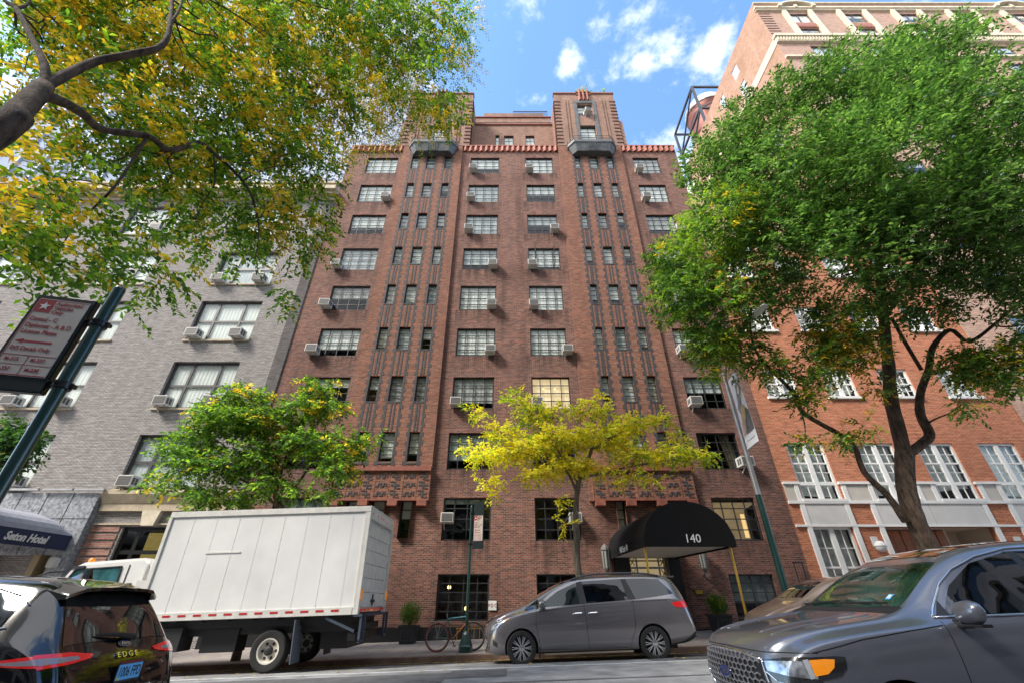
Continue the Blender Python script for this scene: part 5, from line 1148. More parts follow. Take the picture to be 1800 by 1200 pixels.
        for sg in (-1, 1):
            tl = c.patch('tail_light', 'B', [(sg*.42, 1.0), (sg*.6, .975), (sg*.84, .955)], [(sg*.38, 1.03), (sg*.6, 1.06), (sg*.84, 1.06)], M_tail, .008, 16, 6)
            c.patch('lens', 'B', [(sg*.52, 1.0), (sg*.83, .98)], [(sg*.54, 1.025), (sg*.83, 1.03)], mat('smoked_lens', (.35, .30, .32), .15, coat=1), .011, 10, 3, parent=tl)
            ts = c.patch('tail_light', 'S' if sg < 0 else 'R', [(4.26, 1.005), (4.45, .985), (4.62, .965)], [(4.24, 1.03), (4.45, 1.05), (4.60, 1.055)], M_tail, .008, 12, 6)
            c.patch('lens', 'S' if sg < 0 else 'R', [(4.34, 1.005), (4.60, .985)], [(4.34, 1.022), (4.59, 1.03)], MATS['smoked_lens'], .011, 10, 3, parent=ts)
        oval_badge(root, c.fr('B', 0, 1.085, .008, (0, 1, 0)), .17)
        text('lettering', 'E D G E', .07, c.fr('B', 0, .99, .012, (0, 1, 0)), M_chrome, root, .006, sx=1.15, bold=.001)
        h = c.ray('B', 0, .86, .012).x+.014
        pl = MB().cbox((h, 0, .86), (.008, .33, .17)).build('license_plate', mat('plate_frame', (.03, .03, .035), .4), root, bevel=.003)
        MB().cbox((h+.0055, 0, .857), (.004, .305, .125)).build('plate_face', mat('plate_blue', (.16, .50, .86), .4), pl)
        text('lettering', '1006 FPD', .115, frame((h+.008, .0, .855), (0, 1, 0), (0, 0, 1)), mat('plate_ink', (.01, .015, .06), .5), pl, .001, sx=.62, bold=.001)
        b = MB(); b.cbox((h+.0075, -.13, .805), (.002, .03, .02), 0); b.build('sticker', mat('plate_yellow', (.8, .6, .05), .5), pl); MB().cbox((h+.0073, .0, .934), (.003, .28, .014)).build('plate_band', mat('plate_red', (.3, .02, .04), .5), pl)
        c.line('shut_line', 'B', [(-.70, 1.04), (-.66, .86), (-.6, .66), (0, .63), (.6, .66), (.66, .86), (.70, 1.04)], M_seam, .010, 0, n=6)
        c.patch('bumper_trim', 'B', [(-.8, .40), (.8, .40)], [(-.8, .55), (.8, .55)], M_trim, .004, 20, 4)
    return root, c
M_pgrey = paint('slate_blue_paint', (.165, .175, .205), .45, .28)
M_pblack = paint('black_car_paint', (.006, .006, .007), .2, .12)
EG, cg = edge_suv('parked_car', 'slate grey SUV with hexagon mesh grille at the lower right, nose pointing left', M_pgrey, True, False, mat('windshield_glass', (.025, .075, .060), .03, coat=1, spec=1, noise=.9, nscale=1.4, col2=(.05, .13, .10)))
place(EG, 2.06, 5.1)
st = cg.patch('inspection_sticker', 'T', [(1.43, -.55), (1.43, -.49)], [(1.50, -.54), (1.50, -.48)], mat('sticker_blue', (.05, .45, .75), .5), .008, 3, 3)
cg.patch('sticker_face', 'T', [(1.44, -.54), (1.44, -.50)], [(1.49, -.53), (1.49, -.49)], mat('sticker_white', (.75, .8, .85), .5), .010, 3, 3, parent=st)
EB, cb_ = edge_suv('parked_car', 'glossy black SUV seen from behind at the lower left with a light blue licence plate', M_pblack, False, True, mat('dark_windshield', (.02, .03, .03), .05, coat=1))
place(EB, -3.78-4.79, 5.35)
# ---- minivan
VN = tag(empty('parked_car'), 'metallic grey minivan parked at the far kerb in front of the brown brick building', 'car')
top = [(0, .52), (.02, .68), (.08, .80), (.2, .89), (.5, 1.01), (.9, 1.12), (1.05, 1.17), (1.35, 1.34), (1.7, 1.52), (2.0, 1.635), (2.3, 1.70), (2.7, 1.735), (3.4, 1.75), (4.2, 1.735), (4.6, 1.70), (4.72, 1.64), (4.84, 1.42), (4.93, 1.2), (5.0, 1.02), (5.06, .85), (5.085, .6)]
belt = [(0, .46), (.05, .62), (.2, .76), (.5, .88), (1.0, 1.0), (1.6, 1.06), (2.6, 1.10), (4.0, 1.16), (4.7, 1.18), (4.9, 1.08), (5.085, .55)]
hw = [(0, .72), (.1, .82), (.3, .90), (.7, .965), (1.2, .985), (4.3, .985), (4.8, .95), (5.0, .90), (5.085, .84)]
rw = [(0, .6), (.4, .75), (1.0, .80), (1.3, .76), (1.9, .70), (2.5, .69), (4.4, .66), (4.7, .66), (4.9, .74), (5.085, .7)]
sill = [(0, .24), (.3, .18), (1.3, .20), (3.6, .20), (4.3, .26), (4.8, .30), (5.085, .4)]
cv = Car(VN, 5.085, top, belt, hw, rw, sill, paint('warm_grey_paint', (.215, .20, .21), .55, .2), (.93, 3.96), .335, .855, nose=.42, tail=.14)
cv.patch('side_window', 'S', [(1.42, 1.10), (1.9, 1.12), (2.34, 1.14)], [(1.44, 1.17), (1.85, 1.42), (2.30, 1.58)], glass('green_tinted_glass', (.14, .22, .2), 1.2, .05), .005, 14, 8, both=True)
MB().box(1.45, 2.3, -.45, .45, 1.0, 1.05).build('interior', M_trim, VN)
cv.patch('quarter_window', 'S', [(1.02, 1.045), (1.36, 1.085)], [(1.04, 1.075), (1.36, 1.27)], M_carglass, .005, 6, 5, both=True)
cv.patch('side_window', 'S', [(2.50, 1.15), (3.50, 1.19)], [(2.46, 1.61), (3.42, 1.635)], M_carglass, .005, 14, 8, both=True)
cv.patch('rear_side_window', 'S', [(3.70, 1.20), (4.2, 1.24), (4.62, 1.29)], [(3.54, 1.635), (4.0, 1.63), (4.36, 1.60)], M_carglass, .005, 14, 8, both=True)
cv.patch('windshield', 'T', [(1.14, -.72), (1.06, 0), (1.14, .72)], [(2.04, -.62), (1.98, 0), (2.04, .62)], M_carglass, .004, 16, 12)
cv.patch('pillar_trim', 'S', [(2.335, 1.14), (2.49, 1.14)], [(2.31, 1.59), (2.46, 1.615)], M_trim, .003, 3, 8, both=True)
cv.patch('pillar_trim', 'S', [(3.50, 1.19), (3.69, 1.2)], [(3.42, 1.63), (3.54, 1.635)], M_trim, .003, 3, 8, both=True)
for pts in ([(1.30, 1.05), (1.28, .8), (1.36, .30)], [(2.43, 1.13), (2.45, .8), (2.46, .28)], [(3.60, 1.18), (3.58, .8), (3.56, .62), (3.44, .40), (3.42, .28)], [(1.36, .30), (2.4, .27), (3.42, .28)], [(1.30, 1.02), (2.4, 1.10), (3.6, 1.16), (4.5, 1.18)], [(3.55, 1.14), (4.4, 1.16)]): cv.line('door_seam', 'S', pts, M_seam, .010, -.001, both=True, n=8)
for x in (2.27, 2.62):
    h = cv.ray('S', x, .955, .02); b = MB(); b.tube([h+Vector((-.11, .02, -.01)), h+Vector((-.08, -.02, 0)), h+Vector((.08, -.02, .005)), h+Vector((.11, .02, 0))], .018, 8); b.build('door_handle', M_chrome, VN, smooth=True)
h = cv.ray('S', 1.44, 1.11, 0); b = MB(); n = 14
ring = [[(h.x+.0+.10*e*math.cos(6.2832*k/n), h.y-.04-.24*t, h.z+.05+.085*e*math.sin(6.2832*k/n)) for k in range(n)] for t, e in ((0, .3), (.12, .85), (.4, 1), (.8, .95), (1, .5))]
b.add([p for r_ in ring for p in r_], [(i*n+k, i*n+(k+1) % n, (i+1)*n+(k+1) % n, (i+1)*n+k) for i in range(4) for k in range(n)]+[tuple(range(n)), tuple(4*n+k for k in range(n))]); b.build('mirror', mat('warm_grey_paint'), VN, smooth=2)
cv.patch('tail_light', 'S', [(4.56, 1.03), (4.7, 1.0), (4.97, 1.0)], [(4.50, 1.10), (4.7, 1.13), (4.93, 1.14)], M_tail, .008, 10, 5, both=True)
cv.patch('tail_light', 'B', [(-.86, 1.0), (-.5, 1.0)], [(-.84, 1.12), (-.52, 1.1)], M_tail, .008, 6, 4)
for axx, sg in (('S', -1), ('R', 1)):
    hl = cv.patch('headlight', axx, [(.24, .66), (.40, .74), (.52, .82)], [(.24, .75), (.45, .85), (.70, .925)], M_lampclear, .006, 10, 5)
    cv.patch('turn_lamp', axx, [(.50, .82), (.60, .865)], [(.56, .875), (.68, .915)], M_amber, .010, 5, 4, parent=hl)
cv.patch('bumper_trim', 'S', [(4.30, .30), (4.7, .33), (5.0, .45)], [(4.55, .31), (4.8, .42), (5.04, .60)], M_trim, .005, 10, 4, both=True)
cv.patch('fog_lamp', 'S', [(.28, .40), (.38, .36)], [(.28, .50), (.38, .44)], M_trim, .006, 4, 4, both=True)
for sg in (-1, 1):
    b = MB(); q = [cv.ray('T', 2.2+2.2*i/8, sg*.62, .012+.055*math.sin(math.pi*min(1, i/2.0)/2)*math.sin(math.pi*min(1, (8-i)/2.0)/2)) for i in range(9)]; b.tube(q, .022, 6)
    b.build('roof_rail', mat('dark_rail', (.05, .05, .055), .3, metal=.5), VN, smooth=True)
b = MB(); b.box(4.60, 4.80, -.6, .6, 1.63, 1.67); b.build('spoiler', mat('warm_grey_paint'), VN, bevel=.01)
b = MB(); b.box(1.45, 3.45, -.93, .93, .19, .22); b.build('side_step', mat('dull_side_step', (.4, .33, .25), .4, metal=.5), VN)
for x in (1.34,): 
    for sg in (-1, 1): MB().box(x-.015, x+.01, sg*.86-.12, sg*.86+.12, .09, .34).build('mud_flap', M_trim, VN)
place(VN, -.70, 12.76)
# ---- taupe crossover behind
TC = tag(empty('parked_car'), 'taupe brown car parked at the far kerb, mostly hidden behind the slate grey SUV', 'car')
top = [(0, .5), (.03, .68), (.1, .78), (.3, .86), (.7, .98), (1.0, 1.06), (1.3, 1.23), (1.7, 1.42), (2.0, 1.5), (2.5, 1.55), (3.4, 1.53), (3.9, 1.45), (4.2, 1.2), (4.4, 1.0), (4.5, .6)]
belt = [(0, .45), (.1, .66), (.5, .86), (1.0, .95), (2.5, 1.0), (4.0, 1.04), (4.5, .5)]
hw = [(0, .7), (.3, .85), (.8, .9), (4, .9), (4.5, .78)]; rw = [(0, .5), (.8, .72), (1.2, .68), (2, .6), (3.8, .58), (4.5, .6)]; sill = [(0, .3), (.4, .22), (4, .22), (4.5, .35)]
ct = Car(TC, 4.5, top, belt, hw, rw, sill, paint('taupe_paint', (.20, .15, .125), .5, .3), (.85, 3.5), .33, .77, nose=.3)
ct.patch('windshield', 'T', [(1.12, -.64), (1.06, 0), (1.12, .64)], [(1.80, -.52), (1.75, 0), (1.80, .52)], M_carglass, .004, 14, 10)
ct.patch('side_window', 'S', [(1.45, 1.02), (2.3, 1.04)], [(1.5, 1.12), (2.25, 1.44)], M_carglass, .004, 10, 6, both=True)
ct.patch('side_window', 'S', [(2.4, 1.04), (3.5, 1.08)], [(2.35, 1.44), (3.4, 1.43)], M_carglass, .004, 10, 6, both=True)
for x in (.2,):
    for axx in ('S', 'R'): ct.patch('headlight', axx, [(.2, .62), (.5, .72)], [(.22, .70), (.6, .82)], M_lampclear, .006, 8, 4)
place(TC, 5.95, 12.7)
# ---- box truck
TK = tag(empty('box_truck'), 'white box truck with a riveted cargo box, roll-up door and dual rear wheels', 'truck')
M_tw = mat('truck_white', (.68, .68, .675), .45, noise=.10, nscale=.9, ndet=9); M_twd = mat('truck_trim_white', (.62, .61, .57), .45, noise=.12, nscale=5)
# local x = 0 at the rear face of the box, forward is -x; near side y=0, far side y=2.42
BL_, BW, BZ0, BZ1 = 5.1, 2.42, 1.16, 3.42
b = MB(); b.box(-BL_, -.10, .02, BW-.02, BZ0, BZ1-.03); b.build('cargo_box', M_tw, TK)
b = MB(); b.box(-BL_-.02, 0, -.01, .05, BZ1-.14, BZ1); b.box(-BL_-.02, 0, BW-.05, BW+.01, BZ1-.14, BZ1); b.box(-BL_, 0, .05, BW-.05, BZ1-.03, BZ1+.01)
b.box(-.14, 0, -.012, .10, BZ0-.12, BZ1-.141); b.box(-.14, 0, BW-.10, BW+.012, BZ0-.12, BZ1-.141); b.box(-.12, .0, .10, BW-.10, BZ1-.30, BZ1-.031); b.box(-BL_-.03, -BL_+.06, -.012, .05, BZ0, BZ1-.141); b.box(-BL_, -.141, -.014, .03, BZ0-.12, BZ0+.04)
b.build('box_frame', M_twd, TK, bevel=.008)
b = MB()
for i in range(4): x = -BL_+.62+i*1.15; b.box(x-.0025, x+.0025, .0165, .022, BZ0+.05, BZ1-.15)
for i in range(9):
    x = -BL_+.05+i*.575
    for k in range(34):
        if i % 2 == 0 and k % 1 == 0 or k % 4 == 0: z = BZ0+.08+k*.061; b.box(x-.007, x+.007, .012, .022, z, z+.014)
for k in range(100): x = -BL_+.05+k*.05; b.box(x, x+.015, -.0165, -.01, BZ0+.005, BZ0+.02)
for k in range(36): z = BZ0+.0+k*.06; b.box(-.115, -.10, -.018, -.010, z, z+.015)
b.build('rivet', mat('rivet_grey', (.60, .60, .60), .5), TK)
o = MB().box(-BL_+1.15, -BL_+2.0, .005, .021, 2.42, 2.45).build('dent', M_twd, TK)
b = MB(); 
for k in range(14): x = -.45-k*.35; b.box(x-.18, x, -.0195, -.0145, BZ0-.045, BZ0-.005, 0)
b.build('red_reflector', mat('reflector_red', (.45, .02, .02), .35), TK)
D = MB()
for k in range(6): z = BZ0+.02+k*.31; D.box(-.085, -.055, .10, BW-.10, z+.006, z+.304)
D = D.build('roll_up_door', M_twd, TK); 
b = MB(); b.box(-.05, -.02, BW/2-.15, BW/2+.15, BZ0+.12, BZ0+.18); b.box(-.05, -.03, BW/2-.03, BW/2+.03, BZ0+.05, BZ0+.3); b.build('latch', M_trim, D)
b = MB()
for y in (.2, .7, 1.0, 1.2, 1.4, 1.7, 2.2): b.cbox((.006, y, BZ1-.16), (.012, .06, .03))
for k in range(8): b.cbox((.004, .2+k*.28, BZ0-.03), (.01, .13, .045))
b.build('marker_light', M_tail, TK)
for y in (.05, BW-.05): MB().cbox((.012, y, BZ0+.28), (.03, .07, .22)).build('tail_light', M_amber, TK, bevel=.008)
b = MB(); b.box(-BL_-.3, -.05, .35, BW-.35, .72, .86); b.box(-BL_, -.2, .25, BW-.25, .86, 1.04); b.box(-BL_+.3, -BL_+1.1, .12, .6, .45, .9); b.box(-BL_+1.5, -BL_+2.3, .3, .75, .4, .85)
for i in range(9): x = -BL_+.3+i*.58; b.box(x, x+.07, .04, BW-.04, 1.0, 1.08)
b.build('chassis', M_trim, TK)
b = MB(); b.box(-.95, -.3, .5, 1.9, .38, .75); b.cbox((-.1, BW/2, .62), (.18, BW-.1, .16)); b.build('lift_gate', M_black, TK)
b = MB()
for y in (.02, BW-.34):
    for xx in ((.05),):
        b.box(xx, xx+.05, y, y+.05, .52, 1.05); b.box(xx, xx+.05, y+.30, y+.35, .52, 1.05); b.box(xx, xx+.05, y, y+.35, .50, .55); b.box(xx, xx+.05, y, y+.35, 1.0, 1.05)
b.box(-.1, .1, .0, BW, 1.0, 1.05); b.bar((-.75, .05, 1.0), (-.05, .05, .72), .05); b.build('step_frame', mat('blue_steel', (.07, .09, .13), .5, metal=.4), TK)
def twheel(x, y, side):
    b = MB(); b.lathe([(.24, -.12), (.26, -.13), (.37, -.13), (.40, -.10), (.405, .10), (.37, .13), (.26, .13), (.24, .12)], (0, 0, 0), 'Y', 32, cap=False); t = b.build('wheel', M_tyre, TK, smooth=True); t.location = (x, y, .405)
    b = MB(); o_ = -.13*side
    b.lathe([(.25, o_*.85), (.245, o_*.97), (.215, o_*.93), (.195, o_*.4), (.11, o_*.35), (.02, o_*.35)], (0, 0, 0), 'Y', 28, cap=False); 
    b.lathe([(.09, o_*.2), (.085, o_*.9), (.05, o_*1.02), (.001, o_*1.03)], (0, 0, 0), 'Y', 16, 1)
    for k in range(6): a = 1.047*k; b.lathe([(.032, o_*.2), (.032, o_*.44)], (.15*math.cos(a), 0, .15*math.sin(a)), 'Y', 8, 1)
    b.build('rim', [mat('cream_rim', (.6, .57, .5), .5, noise=.15), M_trim], t, smooth=True)
twheel(-1.95, .24, 1); twheel(-1.95, BW-.24, -1); twheel(-7.1, .35, 1); twheel(-7.1, BW-.35, -1)
for y in (.22, BW-.22): MB().add([(-1.42, y-.24, .98), (-1.42, y+.24, .98), (-1.36, y+.24, .16), (-1.36, y-.24, .16), (-1.40, y-.24, .98), (-1.40, y+.24, .98), (-1.34, y+.24, .16), (-1.34, y-.24, .16)], [(0, 1, 2, 3), (4, 7, 6, 5), (0, 3, 7, 4), (1, 5, 6, 2), (3, 2, 6, 7)]).build('mud_flap', mat('grey_rubber', (.10, .11, .13), .7), TK)
# cab
side = [(-5.35, .55), (-7.75, .55), (-7.85, .9), (-7.85, 1.15), (-7.72, 1.35), (-7.25, 2.22), (-7.0, 2.34), (-5.5, 2.40), (-5.35, 2.3)]
b = MB(); b.prism(side, .18, 2.2); CB = b.build('cab', mat('cab_white', (.74, .74, .72), .35, coat=.6, noise=.04), TK, bevel=.06, smooth=True)
gl = [(-5.95, 1.40), (-7.52, 1.40), (-7.10, 2.18), (-6.0, 2.22)]
for y_ in (.168, 2.202): MB().prism(gl, y_, y_+.01).build('side_window', mat('cab_glass', (.03, .10, .11), .05, coat=1, noise=.8, nscale=3), TK)
b = MB(); q = gl+[gl[0]]
for i in range(4): b.bar((q[i][0], .166, q[i][1]), (q[i+1][0], .166, q[i+1][1]), .025)
b.bar((-5.82, .172, .7), (-5.82, .172, 2.25), .014); b.bar((-7.6, .172, 1.3), (-5.82, .172, 1.3), .014); b.build('window_seal', M_trim, TK)
b = MB(); b.add([(-7.70, .3, 1.40), (-7.70, 2.08, 1.40), (-7.30, 2.08, 2.16), (-7.30, .3, 2.16)], [(0, 1, 2, 3)]); b.v = [(x-.035, y, z) for x, y, z in b.v]; b.build('windshield', MATS['cab_glass'], TK)
b = MB(); b.tube([(-7.35, .18, 2.15), (-7.5, -.08, 2.12), (-7.75, -.14, 2.0), (-7.78, -.14, 1.3), (-7.6, .16, 1.2)], .018, 8); b.build('mirror_arm', M_trim, TK, smooth=True)
MB().box(-7.82, -7.72, -.26, -.03, 1.42, 1.95).build('mirror', M_trim, TK, bevel=.02)
b = MB(); b.lathe([(.07, 0), (.07, .06), (.04, .1), (.001, .11)], (-7.0, .4, 2.345), n=14); b.build('cab_light', M_amber, TK, smooth=True)
b = MB(); b.box(-7.2, -6.9, .14, .18, 2.20, 2.26); b.box(-5.72, -5.62, .15, .18, 1.45, 1.85); b.build('vent', M_trim, TK); MB().box(-5.55, -5.30, .14, .19, .95, 1.2).build('yellow_label', mat('label_yellow', (.65, .45, .03), .5), TK)
MB().box(-BL_-.35, -BL_-.02, .1, .2, .8, 1.9).build('air_duct', M_panel, TK)
b = MB(); b.tube([(-BL_-.15, BW-.3, .8), (-BL_-.15, BW-.3, 3.2), (-BL_-.2, BW-.3, 3.5)], .05, 8); b.build('exhaust_stack', M_trim, TK)
TK.location = (-3.52, 11.66, road_z(-3.52, 11.75)); TK.rotation_euler = (0, -math.atan(GS), 0)
# ---------------------------------------------------------------- air conditioners
def make_ac():
    root = empty('air_conditioner')
    b = MB(); w, h, d = .50, .36, .42
    b.box(-w/2, w/2, -d, .08, 0, h); o = b.build('casing', M_acbody, root, bevel=.012)
    b = MB(); b.box(-w/2+.035, w/2-.035, -d-.006, -d+.01, .035, h-.035)
    for s in (-1, 1):
        x = s*w/2
        for k in range(2): y0 = -d+.05+k*.17; b.box(min(x, x+s*.005), max(x, x+s*.005), y0, y0+.13, .07, h-.07)
    g_ = b.build('grille', M_acdark, root)
    b = MB()
    for k in range(9): x = -w/2+.07+k*.045; b.box(x, x+.008, -d-.010, -d-.006, .045, h-.045)
    for k in range(5): z = .08+k*.05; b.box(-w/2+.04, w/2-.04, -d-.011, -d-.007, z, z+.008)
    b.build('louvre', mat('louvre_grey', (.22, .215, .21), .5), g_)
    b = MB(); b.bar((-.12, -d+.12, -.005), (-.12, .05, -.22), .03); b.bar((-.12, .05, -.01), (-.12, -d+.05, -.01), .03); b.bar((.12, .02, -.012), (.12, -d+.1, -.012), .03); b.build('bracket', M_panel, root)
    return root
AC0 = make_ac(); first = [True]
ORD = ['ground', 'second', 'third', 'fourth', 'fifth', 'sixth', 'seventh', 'eighth', 'ninth', 'tenth']
def put_ac(x, y, z, label, group, s=1.0, rz=0.0):
    o = AC0 if first[0] else copy_tree(AC0); first[0] = False
    o.location = (x, y, z); o.scale = (s, 1.0, s); o.rotation_euler = (R(rnd.uniform(-1, 3)), 0, rz+R(rnd.uniform(-3, 3))); tag(o, label, 'air conditioner', group); return o
CN_ = ['leftmost', 'second', 'third', 'rightmost']
for ci, k, side in [(1, 9, 0), (2, 9, 0), (3, 9, 0), (0, 8, 1), (1, 8, 0), (3, 8, 0), (1, 7, 0), (2, 7, 1), (3, 7, 1), (0, 6, 0), (1, 6, 1), (2, 6, 0), (0, 5, 0), (1, 5, 1), (2, 5, 0), (3, 5, 0), (0, 4, 0), (1, 4, 1), (2, 4, 1), (3, 4, 0), (1, 3, 0), (2, 3, 0), (3, 3, 0), (3, 2, 1), (1, 1, 0), (2, 1, 1)]:
    a, c = COLS[ci]; x = c-.22 if side else a+.22
    if ci == 0 and side == 0: x = a-.05
    if (ci, k) in ((2, 4), (3, 7), (3, 2)): x = c-.02
    z = FT[k]-1.62+(.06 if k != 1 else .62); s = 1.12 if (ci, k) in ((3, 2), (3, 3), (0, 4), (0, 5)) else 1.0
    put_ac(x, 18.5, z, f"air conditioner at the {'right' if side else 'left'} of the {ORD[k]}-floor window, {CN_[ci]} wide column, brown building", 'air conditioners on the brown brick building', s)
put_ac(5.55, 18.36, 32.2, 'tilted air conditioner in the upper window of the right rooftop tower', 'air conditioners on the brown brick building', 1, .2)
put_ac(-5.6, 18.36, 32.2, 'air conditioner in the upper window of the left rooftop tower behind leaves', 'air conditioners on the brown brick building')
GR = ['top', 'second from top', 'third from top', 'fourth from top', 'fifth from top']
for c_, rw_ in ((0, 1), (0, 2), (0, 3), (1, 3)):
    for side in (0, 1):
        a, c = gc[c_]; put_ac((c-.55) if side else a+.5, 18.5, gz[rw_][0]+.04, f"air conditioner at the {'right' if side else 'left'} of the {GR[rw_]} window, {'right' if c_ == 0 else 'left'} column, grey hotel", 'air conditioners on the grey hotel', 1.25)
put_ac(-16.1, 18.5, 5.54, 'air conditioner in the lowest window above the tan belt course, left corner', 'air conditioners on the grey hotel', 1.25)
put_ac(-20.9, 18.5, 5.54, 'air conditioner above the navy canopy in the partly hidden lowest window', 'air conditioners on the grey hotel', 1.25)
put_ac(-21.2, 18.5, 20.24, 'air conditioner in the top floor hotel window just under the cornice', 'air conditioners on the grey hotel', 1.25)
# ---------------------------------------------------------------- entrance canopy with the number 140
CP = tag(empty('entrance_canopy'), 'black domed canopy with white number 140 over the brown building entrance', 'canopy')
fl, fr, bl, br_ = 3.93, 6.64, 3.74, 6.24; zb, zv = 2.86, 3.14; n = 22
def cxy(t, u):   # t across 0..1, u depth 0 front .. 1 wall
    x0 = fl*(1-u)+bl*u; x1 = fr*(1-u)+br_*u; y = 13.9+4.6*u
    return x0+(x1-x0)*t, y
b = MB()
def prof(t): return 1.0*(max(0, 1-abs(2*t-1)**2.15))**.62
for i in range(n):
    for j in range(10):
        q = []
        for t, u in ((i/n, j/10), ((i+1)/n, j/10), ((i+1)/n, (j+1)/10), (i/n, (j+1)/10)): x, y = cxy(t, u); q.append((x, y, zv+prof(t)*1.0+.0))
        b.quad(*q)
b.add([(cxy(i/n, 0)[0], 13.9, zv+prof(i/n)) for i in range(n+1)], [tuple(range(n+1))])
M_cv = mat('black_canvas', (.010, .010, .011), .9, spec=.15, bump=.15, bscale=3)
b.build('awning_cloth', M_cv, CP, smooth=True)
b = MB(); c4 = [cxy(0, 0), cxy(1, 0), cxy(1, 1), cxy(0, 1)]
for p, q in ((0, 1), (1, 2), (3, 0)): b.add([(*c4[p], zb), (*c4[q], zb), (*c4[q], zv+.004), (*c4[p], zv+.004)], [(0, 1, 2, 3)])
b.build('valance', M_cv, CP)
b = MB(); b.add([(*p, zb+.06) for p in c4], [(0, 1, 2, 3)]); b.build('lining', mat('pale_canvas', (.5, .48, .43), .9), CP)
text('number', '140', .33, frame((5.38, 13.892, zb+.22), (1, 0, 0), (0, 0, 1)), M_white, CP, .004)
sd = (Vector((*c4[0], 0))-Vector((*c4[3], 0))).normalized()
text('lettering', '140 East 40', .27, frame(Vector((*c4[3], zb+.15))+sd*2.3+Vector((-.012, 0, 0)), sd, (0, 0, 1)), M_white, CP, .004, sx=.8, bold=.004)
for x in (fl+.07, fr-.07):
    b = MB(); b.tube([(x, 14.2, SWZ(x, 14.2)-.1), (x, 14.2, zb+.1)], .034, 10); b.build('post', M_brass, CP, smooth=True)
# lanterns
for x, lb in ((3.58, 'grey metal wall lantern left of the black entrance canopy'), (7.28, 'grey metal wall lantern right of the black entrance canopy')):
    L_ = tag(empty('wall_lantern', (x, 18.2, 2.55)), lb, 'lantern', 'lanterns beside the canopied entrance')
    b = MB(); b.lathe([(.01, -.34), (.03, -.30), (.035, -.16), (.07, -.10), (.12, -.04), (.13, 0)], n=12); b.bar((0, .0, -.12), (0, .3, -.2), .05); b.lathe([(.17, .62), (.15, .70), (.10, .76), (.05, .82), (.01, .84)], n=8); b.build('bracket', mat('lantern_grey', (.13, .125, .115), .6), L_)
    b = MB()
    for k in range(8):
        a = k*math.pi/4; b.bar((.13*math.cos(a), .13*math.sin(a), 0), (.16*math.cos(a), .16*math.sin(a), .62), .022)
    b.build('cage', MATS['lantern_grey'], L_); b = MB(); b.lathe([(.11, .01), (.14, .6)], n=8); b.build('glass_shade', mat('lantern_glass', (.26, .27, .26), .15), L_)
# FDC sign
S = tag(MB().cbox((-.72, 18.47, 1.35), (.30, .02, .30)).build('sign', mat('white_enamel', (.78, .77, .75), .4), bevel=.004), 'small white square sign with dark red letters FDC on brown brick', 'sign')
text('lettering', 'F D C', .15, frame((-.72, 18.456, 1.35), (1, 0, 0), (0, 0, 1)), mat('sign_red', (.30, .012, .02), .5), S, .003, sx=.8)
# standpipe beside the building edge
S = tag(empty('standpipe_railing', (10.75, 18.3, 0)), 'thin black metal rails leaning on the brick at the edge of the brown building', 'railing')
b = MB()
for x in (0, .32): b.tube([(x, 0, .6), (x, 0, 2.75)], .022, 6)
b.tube([(-.04, 0, 2.75), (.36, 0, 2.75)], .03, 6); b.tube([(0, .1, .9), (.32, .1, .9)], .02, 6); b.build('rail', M_black, S, smooth=True)
